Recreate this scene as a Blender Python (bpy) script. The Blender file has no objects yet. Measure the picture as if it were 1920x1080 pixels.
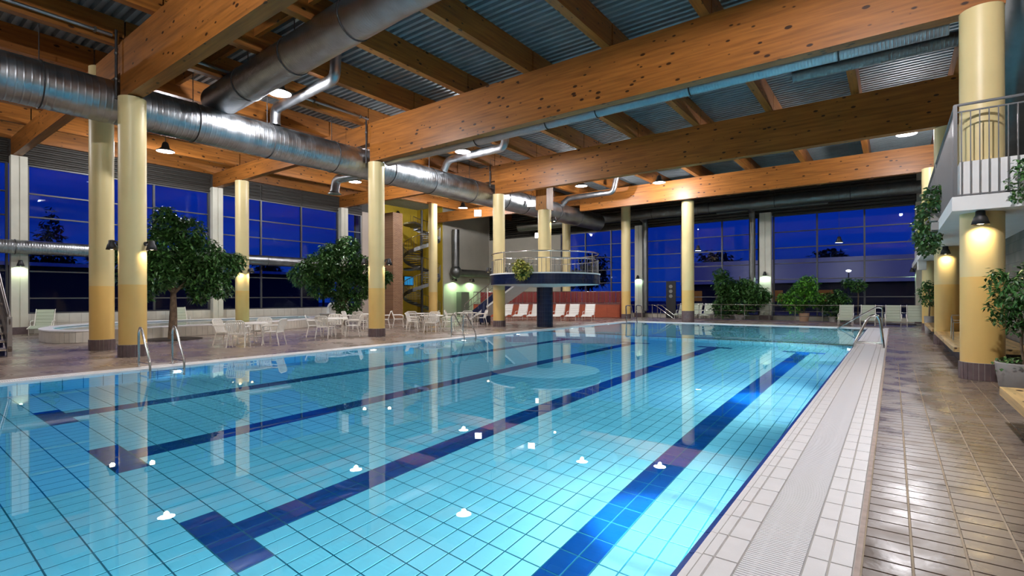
import bpy, math, random
from mathutils import Vector, Matrix

SC = bpy.context.scene
COL = SC.collection
R = random.Random(7)

# ------------------------------------------------------------------ camera, sky, exposure
F_PX, HORIZON, YAW = 960.34, 556.0, 0.6398
cam_data = bpy.data.cameras.new('camera')
cam_data.sensor_width = 36.0
cam_data.lens = F_PX / 1920.0 * 36.0
cam_data.shift_y = (HORIZON - 540.0) / 1920.0
cam_data.clip_start = 0.05
cam_data.clip_end = 600
cam = bpy.data.objects.new('camera', cam_data)
COL.objects.link(cam)
cam.matrix_world = (Matrix.Translation((0, 0, 1.6)) @ Matrix.Rotation(YAW, 4, 'Z')
                    @ Matrix.Rotation(math.pi / 2, 4, 'X') @ Matrix.Rotation(-0.0027, 4, 'Z'))
SC.camera = cam

world = bpy.data.worlds.new('dusk_sky')
SC.world = world
world.use_nodes = True
wn = world.node_tree.nodes
wl = world.node_tree.links
wn.clear()
w_out = wn.new('ShaderNodeOutputWorld')
w_bg = wn.new('ShaderNodeBackground')
w_tc = wn.new('ShaderNodeTexCoord')
w_sep = wn.new('ShaderNodeSeparateXYZ')
w_ramp = wn.new('ShaderNodeValToRGB')
w_ramp.color_ramp.elements[0].position = 0.0
w_ramp.color_ramp.elements[0].color = (0.0015, 0.016, 0.15, 1)
w_ramp.color_ramp.elements[1].position = 0.45
w_ramp.color_ramp.elements[1].color = (0.0004, 0.011, 0.27, 1)
w_noise = wn.new('ShaderNodeTexNoise')
w_noise.inputs['Scale'].default_value = 3.0
w_noise.inputs['Detail'].default_value = 5.0
w_map = wn.new('ShaderNodeMapping')
w_map.inputs['Scale'].default_value = (1, 1, 5)
w_mix = wn.new('ShaderNodeMix')
w_mix.data_type = 'RGBA'
w_mix.blend_type = 'MULTIPLY'
w_nr = wn.new('ShaderNodeValToRGB')
w_nr.color_ramp.elements[0].position = 0.35
w_nr.color_ramp.elements[0].color = (0.62, 0.66, 0.72, 1)
w_nr.color_ramp.elements[1].position = 0.62
w_nr.color_ramp.elements[1].color = (1, 1, 1, 1)
w_mix.inputs['Factor'].default_value = 1.0
wl.new(w_tc.outputs['Generated'], w_sep.inputs[0])
wl.new(w_sep.outputs['Z'], w_ramp.inputs[0])
wl.new(w_tc.outputs['Generated'], w_map.inputs['Vector'])
wl.new(w_map.outputs[0], w_noise.inputs['Vector'])
wl.new(w_noise.outputs['Fac'], w_nr.inputs[0])
wl.new(w_ramp.outputs[0], w_mix.inputs['A'])
wl.new(w_nr.outputs[0], w_mix.inputs['B'])
wl.new(w_mix.outputs['Result'], w_bg.inputs['Color'])
w_bg.inputs['Strength'].default_value = 1.8
wl.new(w_bg.outputs[0], w_out.inputs[0])

SC.view_settings.view_transform = 'Standard'
SC.view_settings.look = 'None'
SC.view_settings.exposure = 0.0
SC.view_settings.gamma = 1.0
SC.view_settings.use_curve_mapping = False
SC.cycles.use_denoising = True
SC.cycles.use_adaptive_sampling = True
SC.cycles.adaptive_threshold = 0.10
SC.cycles.adaptive_min_samples = 16
SC.cycles.max_bounces = 6
SC.cycles.diffuse_bounces = 3
SC.cycles.glossy_bounces = 3
SC.cycles.transmission_bounces = 5
SC.cycles.transparent_max_bounces = 8
SC.cycles.sample_clamp_indirect = 6.0
SC.cycles.blur_glossy = 0.6

P_CEIL = 900.0      # ceiling flood lamps, W
P_SCONCE = 42.0     # column lamps, W
P_POOL = 500.0      # underwater lamps, W


def light(name, kind, loc, power, color, parent=None, **kw):
    ld = bpy.data.lights.new(name, kind)
    ld.energy = power
    ld.color = color
    for k, v in kw.items():
        if k != 'direction':
            setattr(ld, k, v)
    o = bpy.data.objects.new(name, ld)
    COL.objects.link(o)
    o.location = loc
    if 'direction' in kw:
        o.rotation_euler = Vector(kw['direction']).to_track_quat('-Z', 'Y').to_euler()
    if parent:
        o.parent = parent
    return o


# ------------------------------------------------------------------ materials
MATS = {}


def nodes_of(name):
    m = bpy.data.materials.new(name)
    m.use_nodes = True
    nt = m.node_tree
    b = nt.nodes['Principled BSDF']
    return m, nt, b


def mat(name, color, rough=0.5, metal=0.0, noise=0.0, nscale=4.0, bump=0.0, bscale=40.0, spec=0.5, rvar=0.0, coat=0.0):
    if name in MATS:
        return MATS[name]
    m, nt, b = nodes_of(name)
    b.inputs['Base Color'].default_value = (*color, 1)
    b.inputs['Roughness'].default_value = rough
    b.inputs['Metallic'].default_value = metal
    b.inputs['Specular IOR Level'].default_value = spec
    b.inputs['Coat Weight'].default_value = coat
    tc = nt.nodes.new('ShaderNodeNewGeometry')
    n = nt.nodes.new('ShaderNodeTexNoise')
    n.inputs['Scale'].default_value = nscale
    n.inputs['Detail'].default_value = 4
    nt.links.new(tc.outputs['Position'], n.inputs['Vector'])
    if noise > 0:
        rp = nt.nodes.new('ShaderNodeValToRGB')
        rp.color_ramp.elements[0].position = 0.3
        rp.color_ramp.elements[1].position = 0.7
        rp.color_ramp.elements[0].color = (*[c * (1 - noise) for c in color], 1)
        rp.color_ramp.elements[1].color = (*[min(1, c * (1 + noise)) for c in color], 1)
        nt.links.new(n.outputs['Fac'], rp.inputs[0])
        nt.links.new(rp.outputs[0], b.inputs['Base Color'])
    if rvar > 0:
        mr = nt.nodes.new('ShaderNodeMapRange')
        mr.inputs['From Min'].default_value = 0.3
        mr.inputs['From Max'].default_value = 0.7
        mr.inputs['To Min'].default_value = max(0.02, rough - rvar)
        mr.inputs['To Max'].default_value = rough + rvar
        nt.links.new(n.outputs['Fac'], mr.inputs[0])
        nt.links.new(mr.outputs[0], b.inputs['Roughness'])
    if bump > 0:
        n2 = nt.nodes.new('ShaderNodeTexNoise')
        n2.inputs['Scale'].default_value = bscale
        nt.links.new(tc.outputs['Position'], n2.inputs['Vector'])
        bp = nt.nodes.new('ShaderNodeBump')
        bp.inputs['Strength'].default_value = bump
        bp.inputs['Distance'].default_value = 0.02
        nt.links.new(n2.outputs['Fac'], bp.inputs['Height'])
        nt.links.new(bp.outputs[0], b.inputs['Normal'])
    MATS[name] = m
    return m


def wood_mat(name, base, axis):
    """glued spruce: grain stretched along one axis, scattered dark knots"""
    m, nt, b = nodes_of(name)
    L = nt.links.new
    tc = nt.nodes.new('ShaderNodeNewGeometry')
    mp = nt.nodes.new('ShaderNodeMapping')
    s = [6.0, 6.0, 6.0]
    s[axis] = 0.35
    mp.inputs['Scale'].default_value = s
    L(tc.outputs['Position'], mp.inputs['Vector'])
    n = nt.nodes.new('ShaderNodeTexNoise')
    n.inputs['Scale'].default_value = 2.2
    n.inputs['Detail'].default_value = 6
    L(mp.outputs[0], n.inputs['Vector'])
    rp = nt.nodes.new('ShaderNodeValToRGB')
    rp.color_ramp.elements[0].position = 0.28
    rp.color_ramp.elements[0].color = (*[c * 0.62 for c in base], 1)
    rp.color_ramp.elements[1].position = 0.72
    rp.color_ramp.elements[1].color = (*[min(1, c * 1.25) for c in base], 1)
    L(n.outputs['Fac'], rp.inputs[0])
    mp2 = nt.nodes.new('ShaderNodeMapping')
    s2 = [1.0, 1.0, 1.0]
    s2[axis] = 0.5
    mp2.inputs['Scale'].default_value = s2
    L(tc.outputs['Position'], mp2.inputs['Vector'])
    v = nt.nodes.new('ShaderNodeTexVoronoi')
    v.inputs['Scale'].default_value = 6.5
    L(mp2.outputs[0], v.inputs['Vector'])
    wn_ = nt.nodes.new('ShaderNodeTexWhiteNoise')
    L(v.outputs['Position'], wn_.inputs['Vector'])
    mr = nt.nodes.new('ShaderNodeMapRange')
    mr.inputs['From Min'].default_value = 0.15
    mr.inputs['From Max'].default_value = 1.0
    mr.inputs['To Min'].default_value = 0.0
    mr.inputs['To Max'].default_value = 0.30
    L(wn_.outputs['Value'], mr.inputs[0])
    lt = nt.nodes.new('ShaderNodeMath')
    lt.operation = 'SUBTRACT'
    L(mr.outputs[0], lt.inputs[0])
    L(v.outputs['Distance'], lt.inputs[1])
    ml = nt.nodes.new('ShaderNodeMath')
    ml.operation = 'MULTIPLY'
    ml.use_clamp = True
    ml.inputs[1].default_value = 14.0
    L(lt.outputs[0], ml.inputs[0])
    mx = nt.nodes.new('ShaderNodeMix')
    mx.data_type = 'RGBA'
    L(ml.outputs[0], mx.inputs['Factor'])
    L(rp.outputs[0], mx.inputs['A'])
    mx.inputs['B'].default_value = (base[0] * 0.12, base[1] * 0.1, base[2] * 0.12, 1)
    L(mx.outputs['Result'], b.inputs['Base Color'])
    b.inputs['Roughness'].default_value = 0.42
    b.inputs['Specular IOR Level'].default_value = 0.35
    MATS[name] = m
    return m


def brick_mat(name, c1, c2, mortar, w, h, joint, axes=(0, 1), rough=0.5, offset=0.0, bump=0.15, spec=0.5):
    """courses of small units too far off to pick apart; axes = object axes mapped to (u, v)"""
    m, nt, b = nodes_of(name)
    L = nt.links.new
    tc = nt.nodes.new('ShaderNodeTexCoord')
    sp = nt.nodes.new('ShaderNodeSeparateXYZ')
    cb = nt.nodes.new('ShaderNodeCombineXYZ')
    L(tc.outputs['Object'], sp.inputs[0])
    L(sp.outputs[axes[0]], cb.inputs[0])
    L(sp.outputs[axes[1]], cb.inputs[1])
    br = nt.nodes.new('ShaderNodeTexBrick')
    br.offset = offset
    br.inputs['Color1'].default_value = (*c1, 1)
    br.inputs['Color2'].default_value = (*c2, 1)
    br.inputs['Mortar'].default_value = (*mortar, 1)
    br.inputs['Scale'].default_value = 1.0
    br.inputs['Brick Width'].default_value = w
    br.inputs['Row Height'].default_value = h
    br.inputs['Mortar Size'].default_value = joint
    br.inputs['Mortar Smooth'].default_value = 0.1
    L(cb.outputs[0], br.inputs['Vector'])
    n = nt.nodes.new('ShaderNodeTexNoise')
    n.inputs['Scale'].default_value = 0.9
    n.inputs['Detail'].default_value = 5
    L(tc.outputs['Object'], n.inputs['Vector'])
    mr = nt.nodes.new('ShaderNodeMapRange')
    mr.inputs['From Min'].default_value = 0.35
    mr.inputs['From Max'].default_value = 0.65
    mr.inputs['To Min'].default_value = max(0.04, rough - 0.18)
    mr.inputs['To Max'].default_value = rough + 0.1
    L(n.outputs['Fac'], mr.inputs[0])
    L(mr.outputs[0], b.inputs['Roughness'])
    L(br.outputs['Color'], b.inputs['Base Color'])
    b.inputs['Specular IOR Level'].default_value = spec
    if bump > 0:
        bp = nt.nodes.new('ShaderNodeBump')
        bp.inputs['Strength'].default_value = bump
        bp.inputs['Distance'].default_value = 0.01
        bp.invert = True
        L(br.outputs['Fac'], bp.inputs['Height'])
        L(bp.outputs[0], b.inputs['Normal'])
    MATS[name] = m
    return m


def emit_mat(name, color, strength):
    if name in MATS:
        return MATS[name]
    m = bpy.data.materials.new(name)
    m.use_nodes = True
    nt = m.node_tree
    nt.nodes.clear()
    o = nt.nodes.new('ShaderNodeOutputMaterial')
    e = nt.nodes.new('ShaderNodeEmission')
    e.inputs[0].default_value = (*color, 1)
    e.inputs[1].default_value = strength
    nt.links.new(e.outputs[0], o.inputs[0])
    MATS[name] = m
    return m


def pane_mat():
    m = bpy.data.materials.new('window_glass')
    m.use_nodes = True
    nt = m.node_tree
    nt.nodes.clear()
    o = nt.nodes.new('ShaderNodeOutputMaterial')
    t = nt.nodes.new('ShaderNodeBsdfTransparent')
    t.inputs[0].default_value = (0.86, 0.9, 0.92, 1)
    g = nt.nodes.new('ShaderNodeBsdfGlossy')
    g.inputs['Roughness'].default_value = 0.01
    fr = nt.nodes.new('ShaderNodeFresnel')
    fr.inputs[0].default_value = 1.3
    mx = nt.nodes.new('ShaderNodeMixShader')
    nt.links.new(fr.outputs[0], mx.inputs[0])
    nt.links.new(t.outputs[0], mx.inputs[1])
    nt.links.new(g.outputs[0], mx.inputs[2])
    nt.links.new(mx.outputs[0], o.inputs[0])
    MATS['glass'] = m
    return m


def water_mat(name, absorb, density, bump, scale):
    m, nt, b = nodes_of(name)
    b.inputs['Base Color'].default_value = (1, 1, 1, 1)
    b.inputs['Roughness'].default_value = 0.0
    b.inputs['IOR'].default_value = 1.333
    b.inputs['Transmission Weight'].default_value = 1.0
    tc = nt.nodes.new('ShaderNodeTexCoord')
    n = nt.nodes.new('ShaderNodeTexNoise')
    n.inputs['Scale'].default_value = scale
    n.inputs['Detail'].default_value = 2
    nt.links.new(tc.outputs['Object'], n.inputs['Vector'])
    bp = nt.nodes.new('ShaderNodeBump')
    bp.inputs['Strength'].default_value = bump
    bp.inputs['Distance'].default_value = 0.01
    nt.links.new(n.outputs['Fac'], bp.inputs['Height'])
    nt.links.new(bp.outputs[0], b.inputs['Normal'])
    va = nt.nodes.new('ShaderNodeVolumeAbsorption')
    va.inputs['Color'].default_value = (*absorb, 1)
    va.inputs['Density'].default_value = density
    nt.links.new(va.outputs[0], nt.nodes['Material Output'].inputs['Volume'])
    MATS[name] = m
    return m


def leaf_mat(name, dark, light_):
    m, nt, b = nodes_of(name)
    L = nt.links.new
    gi = nt.nodes.new('ShaderNodeNewGeometry')
    rp = nt.nodes.new('ShaderNodeValToRGB')
    rp.color_ramp.elements[0].color = (*dark, 1)
    rp.color_ramp.elements[1].color = (*light_, 1)
    L(gi.outputs['Random Per Island'], rp.inputs[0])
    L(rp.outputs[0], b.inputs['Base Color'])
    b.inputs['Roughness'].default_value = 0.38
    b.inputs['Transmission Weight'].default_value = 0.0
    MATS[name] = m
    return m


WOOD_X = wood_mat('glued_spruce_x', (0.30, 0.108, 0.020), 0)
WOOD_Y = wood_mat('glued_spruce_y', (0.30, 0.108, 0.020), 1)
WOOD_Z = wood_mat('glued_spruce_z', (0.30, 0.13, 0.03), 2)
BENCH_W = wood_mat('bench_wood', (0.62, 0.42, 0.18), 1)
GLASS = pane_mat()
WATER = water_mat('pool_water', (0.0, 0.81, 0.965), 0.28, 0.035, 1.7)
SPA_WATER = water_mat('spa_water', (0.0, 0.84, 0.96), 1.2, 0.12, 3.0)
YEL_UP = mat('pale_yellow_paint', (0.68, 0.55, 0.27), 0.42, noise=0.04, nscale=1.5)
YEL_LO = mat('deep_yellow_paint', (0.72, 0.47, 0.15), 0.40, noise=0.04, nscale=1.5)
YEL_WALL = mat('yellow_wall_paint', (0.50, 0.36, 0.03), 0.6, noise=0.05)
PILASTER = mat('cream_concrete', (0.62, 0.60, 0.50), 0.6, noise=0.06, nscale=2)
CREAM = mat('cream_wall', (0.46, 0.43, 0.36), 0.7, noise=0.05, nscale=1)
WHITE = mat('white_plaster', (0.80, 0.80, 0.79), 0.6, noise=0.03)
BASE_TILE = mat('brown_base_tile', (0.13, 0.092, 0.095), 0.35, noise=0.15, nscale=9)
GROUT_L = mat('pale_grout', (0.50, 0.47, 0.43), 0.8)
GROUT_B = mat('beige_grout', (0.47, 0.38, 0.27), 0.8, noise=0.25, nscale=3)
POOL_GROUT = mat('pool_grout', (0.04, 0.18, 0.23), 0.8)
POOL_TILE = mat('white_pool_tile', (0.74, 0.86, 0.90), 0.3, noise=0.03, nscale=3)
LANE_TILE = mat('dark_blue_pool_tile', (0.003, 0.058, 0.24), 0.3, noise=0.1)
NOSING = mat('cobalt_edge_tile', (0.015, 0.07, 0.33), 0.25)
COPE_TILE = mat('white_coping_tile', (0.84, 0.82, 0.81), 0.42, noise=0.03, nscale=6, bump=0.05, bscale=90)
GRATE_M = mat('white_plastic_grate', (0.88, 0.87, 0.88), 0.4)
GRATE_DARK = mat('gutter_channel', (0.42, 0.41, 0.42), 0.7)
DECK_TILE = mat('wet_brown_deck_tile', (0.20, 0.155, 0.125), 0.30, noise=0.2, nscale=2.2, bump=0.035, bscale=22, rvar=0.13)
DECK_FAR = brick_mat('brown_deck_paving', (0.26, 0.20, 0.165), (0.22, 0.165, 0.135), (0.34, 0.28, 0.22), 0.27, 0.165, 0.008, rough=0.34)
STRIP = mat('beige_joint_strip', (0.46, 0.36, 0.31), 0.6, noise=0.2, nscale=12)
GALV = mat('galvanised_steel', (0.40, 0.42, 0.44), 0.36, 1.0, noise=0.12, nscale=3, rvar=0.08)
GALV_D = mat('dull_galvanised_steel', (0.20, 0.205, 0.20), 0.45, 1.0, noise=0.1, nscale=3)
ROOF_M = mat('corrugated_zinc', (0.24, 0.27, 0.29), 0.6, 0.3, noise=0.1, nscale=2)
LOUVER_M = mat('dark_louver', (0.036, 0.032, 0.026), 0.6)
FRAME_M = mat('grey_window_frame', (0.09, 0.092, 0.095), 0.45, 0.4)
STEEL = mat('polished_stainless', (0.66, 0.66, 0.65), 0.14, 1.0)
RAIL_G = mat('grey_painted_rail', (0.14, 0.145, 0.15), 0.4, 0.3)
DARKST = mat('dark_steel', (0.05, 0.05, 0.052), 0.5, 0.6)
CABLE = mat('dark_cable', (0.03, 0.03, 0.032), 0.6)
WPLAST = mat('white_furniture_plastic', (0.80, 0.76, 0.70), 0.45)
FABRIC = mat('white_lounger_weave', (0.78, 0.75, 0.69), 0.7, bump=0.2, bscale=120)
FABRIC_G = mat('pale_green_lounger_weave', (0.42, 0.46, 0.36), 0.7, bump=0.2, bscale=120)
NAVY = brick_mat('navy_mosaic', (0.006, 0.016, 0.075), (0.008, 0.022, 0.095), (0.022, 0.045, 0.13), 0.12, 0.2, 0.006, axes=(0, 2), rough=0.3)
NAVY_P = mat('navy_paint', (0.006, 0.014, 0.06), 0.4)
RED = mat('orange_red_panel', (0.36, 0.07, 0.024), 0.5, noise=0.08)
RED_D = mat('dark_red_panel', (0.20, 0.018, 0.014), 0.5, noise=0.08)
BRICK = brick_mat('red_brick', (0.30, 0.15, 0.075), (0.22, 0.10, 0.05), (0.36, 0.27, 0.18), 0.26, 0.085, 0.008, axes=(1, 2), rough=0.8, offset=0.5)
BRICK_LIT = brick_mat('red_brick_side', (0.46, 0.26, 0.10), (0.38, 0.2, 0.075), (0.5, 0.36, 0.2), 0.26, 0.085, 0.008, axes=(0, 2), rough=0.8, offset=0.5)  # same brick made lighter and yellower, niche light put into the colour
STONE = brick_mat('slate_wall', (0.17, 0.15, 0.125), (0.115, 0.105, 0.09), (0.06, 0.055, 0.05), 0.55, 0.27, 0.006, axes=(1, 2), rough=0.7, offset=0.4)
DADO_T = mat('white_wall_tile', (0.66, 0.64, 0.57), 0.3, noise=0.05)
SPA_T = mat('cream_spa_tile', (0.62, 0.57, 0.49), 0.32, noise=0.06)
BARK = mat('tree_bark', (0.15, 0.10, 0.062), 0.85, noise=0.35, nscale=8, bump=0.5, bscale=30)
LEAF = leaf_mat('ficus_leaf', (0.016, 0.06, 0.012), (0.075, 0.19, 0.04))
LEAF2 = leaf_mat('glossy_leaf', (0.014, 0.06, 0.014), (0.07, 0.21, 0.045))
LEAF3 = leaf_mat('bright_leaf', (0.03, 0.14, 0.012), (0.13, 0.36, 0.03))
LEAF4 = leaf_mat('yellow_green_leaf', (0.16, 0.2, 0.02), (0.5, 0.46, 0.10))
IVY = leaf_mat('ivy_leaf', (0.02, 0.09, 0.02), (0.10, 0.22, 0.06))
POT_G = mat('grey_planter', (0.30, 0.285, 0.27), 0.5, noise=0.06)
POT_C = mat('clay_pot', (0.32, 0.20, 0.12), 0.7)
SOIL = mat('soil', (0.03, 0.02, 0.012), 0.9)
OUT_G = mat('dark_ground', (0.012, 0.013, 0.018), 0.8)
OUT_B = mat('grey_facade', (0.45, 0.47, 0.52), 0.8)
OUT_D = mat('shadowed_facade', (0.02, 0.02, 0.022), 0.8)  # near-black grey, also on the roof slab and the dial panel
OUT_T = mat('dark_foliage', (0.006, 0.009, 0.006), 0.9)
LENS = emit_mat('lamp_lens', (1.0, 0.95, 0.92), 14.0)
WARM = emit_mat('warm_lamp_lens', (1.0, 0.80, 0.48), 11.0)
COOLG = emit_mat('green_white_lens', (0.75, 1.0, 0.75), 9.0)
LITWIN = emit_mat('lit_window', (1.0, 0.42, 0.16), 0.085)
SCREEN = emit_mat('blue_screen', (0.03, 0.28, 0.6), 0.8)


# ------------------------------------------------------------------ mesh builder
class MB:
    def __init__(s):
        s.v = []
        s.f = []

    def add(s, vs, fs):
        o = len(s.v)
        s.v += [tuple(p) for p in vs]
        s.f += [tuple(i + o for i in f) for f in fs]
        return s

    def box(s, x0, y0, z0, x1, y1, z1, bottom=True):
        vs = [(x0, y0, z0), (x1, y0, z0), (x1, y1, z0), (x0, y1, z0), (x0, y0, z1), (x1, y0, z1), (x1, y1, z1), (x0, y1, z1)]
        fs = [(4, 5, 6, 7), (0, 1, 5, 4), (1, 2, 6, 5), (2, 3, 7, 6), (3, 0, 4, 7)]
        if bottom:
            fs.append((3, 2, 1, 0))
        return s.add(vs, fs)

    def bar(s, a, b, w, h, up=(0, 0, 1)):
        a, b = Vector(a), Vector(b)
        d = (b - a).normalized()
        u = Vector(up)
        if abs(d.dot(u)) > 0.98:
            u = Vector((1, 0, 0))
        r = d.cross(u).normalized() * (w / 2)
        u = r.cross(d).normalized() * (h / 2)
        vs = []
        for p in (a, b):
            vs += [p - r - u, p + r - u, p + r + u, p - r + u]
        return s.add(vs, [(3, 2, 1, 0), (4, 5, 6, 7), (0, 1, 5, 4), (1, 2, 6, 5), (2, 3, 7, 6), (3, 0, 4, 7)])

    def lathe(s, prof, cx=0, cy=0, n=24, cap=True):
        """prof: list of (r, z)"""
        vs, fs = [], []
        for r, z in prof:
            for k in range(n):
                a = 2 * math.pi * k / n
                vs.append((cx + r * math.cos(a), cy + r * math.sin(a), z))
        m = len(prof)
        for i in range(m - 1):
            for k in range(n):
                k2 = (k + 1) % n
                fs.append((i * n + k, i * n + k2, (i + 1) * n + k2, (i + 1) * n + k))
        if cap:
            o2 = len(vs)
            vs += vs[:n] + vs[(m - 1) * n:m * n]
            fs.append(tuple(o2 + k for k in range(n - 1, -1, -1)))
            fs.append(tuple(o2 + n + k for k in range(n)))
        return s.add(vs, fs)

    def sweep(s, pts, rad, n=10, cap=True, closed=False):
        """tube along a polyline; rad = number or list"""
        P = [Vector(p) for p in pts]
        m = len(P)
        rr = rad if isinstance(rad, (list, tuple)) else [rad] * m
        T = []
        for i in range(m):
            if closed:
                a, b = P[(i - 1) % m], P[(i + 1) % m]
            else:
                a, b = P[max(0, i - 1)], P[min(m - 1, i + 1)]
            T.append((b - a).normalized())
        u = Vector((0, 0, 1))
        if abs(T[0].dot(u)) > 0.95:
            u = Vector((1, 0, 0))
        u = (u - T[0] * u.dot(T[0])).normalized()
        vs, fs = [], []
        for i in range(m):
            u = u - T[i] * u.dot(T[i])
            u = u.normalized()
            w = T[i].cross(u)
            for k in range(n):
                a = 2 * math.pi * k / n
                vs.append(P[i] + (u * math.cos(a) + w * math.sin(a)) * rr[i])
        for i in range(m if closed else m - 1):
            j = (i + 1) % m
            for k in range(n):
                k2 = (k + 1) % n
                fs.append((i * n + k, i * n + k2, j * n + k2, j * n + k))
        if cap and not closed:
            o2 = len(vs)
            vs += vs[:n] + vs[(m - 1) * n:m * n]
            fs.append(tuple(o2 + k for k in range(n - 1, -1, -1)))
            fs.append(tuple(o2 + n + k for k in range(n)))
        return s.add(vs, fs)

    def prism(s, poly, z0, z1):
        n = len(poly)
        vs = [(x, y, z0) for x, y in poly] + [(x, y, z1) for x, y in poly]
        fs = [(i, (i + 1) % n, n + (i + 1) % n, n + i) for i in range(n)]
        fs += [tuple(range(n - 1, -1, -1)), tuple(range(n, 2 * n))]
        return s.add(vs, fs)

    def mesh(s, name, material, smooth=False):
        me = bpy.data.meshes.new(name)
        me.from_pydata(s.v, [], s.f)
        if smooth:
            me.polygons.foreach_set('use_smooth', [len(p.vertices) <= 4 for p in me.polygons])
        me.materials.append(material)
        me.update()
        return me

    def build(s, name, material, parent=None, smooth=False, loc=None):
        o = bpy.data.objects.new(name, s.mesh(name, material, smooth))
        COL.objects.link(o)
        if loc:
            o.location = loc
        if parent:
            o.parent = parent
        return o


def tag(o, label=None, cat=None, group=None, kind=None):
    if label:
        o['label'] = label
    if cat:
        o['category'] = cat
    if group:
        o['group'] = group
    if kind:
        o['kind'] = kind
    return o


def empty(name, loc=(0, 0, 0), rz=0.0):
    o = bpy.data.objects.new(name, None)
    o.empty_display_size = 0.2
    COL.objects.link(o)
    o.location = loc
    o.rotation_euler = (0, 0, rz)
    return o


def inst(name, me, loc, parent=None, rot=None):
    o = bpy.data.objects.new(name, me)
    COL.objects.link(o)
    o.location = loc
    if rot:
        o.rotation_euler = rot
    if parent:
        o.parent = parent
    return o


def copy_tree(o, parent=None):
    c = o.copy()
    COL.objects.link(c)
    c.parent = parent
    for ch in list(o.children):
        copy_tree(ch, c)
    return c


def bend(pts, r=0.3, n=5):
    """polyline with rounded corners"""
    P = [Vector(p) for p in pts]
    out = [P[0]]
    for i in range(1, len(P) - 1):
        a = (P[i - 1] - P[i])
        b = (P[i + 1] - P[i])
        q = min(r, a.length * 0.45, b.length * 0.45)
        a, b = a.normalized() * q, b.normalized() * q
        for k in range(n + 1):
            t = k / n
            out.append(P[i] + a * (1 - t) ** 2 + b * t ** 2)
    out.append(P[-1])
    return out


def dist_cam(x, y, z=0.0):
    return math.sqrt(x * x + y * y + (z - 1.6) ** 2)


def in_view(x, y, margin=1.12):
    t = -x * math.sin(YAW) + y * math.cos(YAW)
    q = x * math.cos(YAW) + y * math.sin(YAW)
    return t > 0.3 and abs(q / t) < margin


TILE_MESH = {}


def tiles(parent, name, rects, z0, h, matfn, gap, limit=300, view=True):
    """rects: (x0, y0, x1, y1, key). the nearest ones in view become tile objects, the rest one joined stuff part per material"""
    rs = sorted(rects, key=lambda q: (0 if in_view((q[0] + q[2]) / 2, (q[1] + q[3]) / 2) else 1,
                                      dist_cam((q[0] + q[2]) / 2, (q[1] + q[3]) / 2)))
    rest = {}
    for i, (x0, y0, x1, y1, key) in enumerate(rs):
        w, d = x1 - x0 - gap, y1 - y0 - gap
        if w <= 0.01 or d <= 0.01:
            continue
        cx, cy = (x0 + x1) / 2, (y0 + y1) / 2
        if i < limit:
            k = (name, round(w, 3), round(d, 3), round(h, 3), key)
            if k not in TILE_MESH:
                b = MB()
                e = min(0.003, h * 0.45)
                vs = [(-w / 2, -d / 2, 0), (w / 2, -d / 2, 0), (w / 2, d / 2, 0), (-w / 2, d / 2, 0),
                      (-w / 2 + e, -d / 2 + e, h), (w / 2 - e, -d / 2 + e, h), (w / 2 - e, d / 2 - e, h), (-w / 2 + e, d / 2 - e, h)]
                b.add(vs, [(4, 5, 6, 7), (0, 1, 5, 4), (1, 2, 6, 5), (2, 3, 7, 6), (3, 0, 4, 7)])
                TILE_MESH[k] = b.mesh(name, matfn(key))
            inst(name, TILE_MESH[k], (cx, cy, z0), parent)
        else:
            rest.setdefault(key, MB()).box(cx - w / 2, cy - d / 2, z0, cx + w / 2, cy + d / 2, z0 + h, bottom=False)
    for key, b in rest.items():
        tag(b.build(name + '_field', matfn(key), parent), kind='stuff')


# ------------------------------------------------------------------ key dimensions
XR, XL = -1.04, -13.42          # pool inner edges
Y0, YLIP, YFAR = 0.2, 20.0, 30.6
ZW = -0.03                      # water level
DEEP, SHAL = -1.6, -0.95
XWL, YWB = -31.0, 38.0          # left wall, back wall
ROWS = [5.05, 13.35, 21.65]
ZROOF = 9.35

# ------------------------------------------------------------------ floor and pool basin
fl = MB()
fl.box(-34, -6, -0.3, -13.86, 38, 0.0)
fl.box(-13.86, 31.05, -0.3, 6, 38, 0.0)
fl.box(-0.16, 15.6, -0.3, 6, 31.05, 0.0)
fl.box(-13.86, -6, -0.3, 6, -0.3, 0.0)
floor = tag(fl.build('floor', DECK_FAR), kind='structure')
fb = MB()
fb.box(-0.16, -0.3, -0.3, 6, 15.6, -0.006)
fb.build('deck_bed', GROUT_B, floor)

rects = []
xs = [-0.155] + [0.09 + 0.27 * k for k in range(0, 10)]
y = 2.0
while y < 15.55:
    for a, b in zip(xs[:-1], xs[1:]):
        rects.append((a, y, b, min(y + 0.165, 15.6), 'd'))
    y += 0.165
tiles(floor, 'deck_tile', rects, -0.006, 0.007, lambda k: DECK_TILE, 0.011)
tiles(floor, 'deck_tile_near', [(-0.155, -0.25, 2.5, 2.0, 'd')], -0.006, 0.006, lambda k: DECK_TILE, 0.01, limit=0)

basin = MB()
basin.box(XL - 0.4, Y0 - 0.3, DEEP - 0.25, XR + 0.3, YLIP, DEEP)
basin.box(XL - 0.4, YLIP, SHAL - 0.25, XR + 0.3, YFAR + 0.4, SHAL)
basin.box(XL - 0.43, Y0 - 0.3, DEEP, XL, YFAR + 0.4, -0.045)
basin.box(XR, Y0 - 0.3, DEEP, XR + 0.87, YFAR + 0.4, -0.052)
basin.box(XL, Y0 - 0.5, DEEP, XR, Y0, -0.045)
basin.box(XL, YFAR, SHAL, XR, YFAR + 0.45, -0.045)
basin.box(XL, YLIP, DEEP, XR, YLIP + 0.32, -0.075)
pool = tag(basin.build('pool_basin', POOL_GROUT), kind='structure')


def pm(k):
    return LANE_TILE if k == 'b' else POOL_TILE


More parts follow.
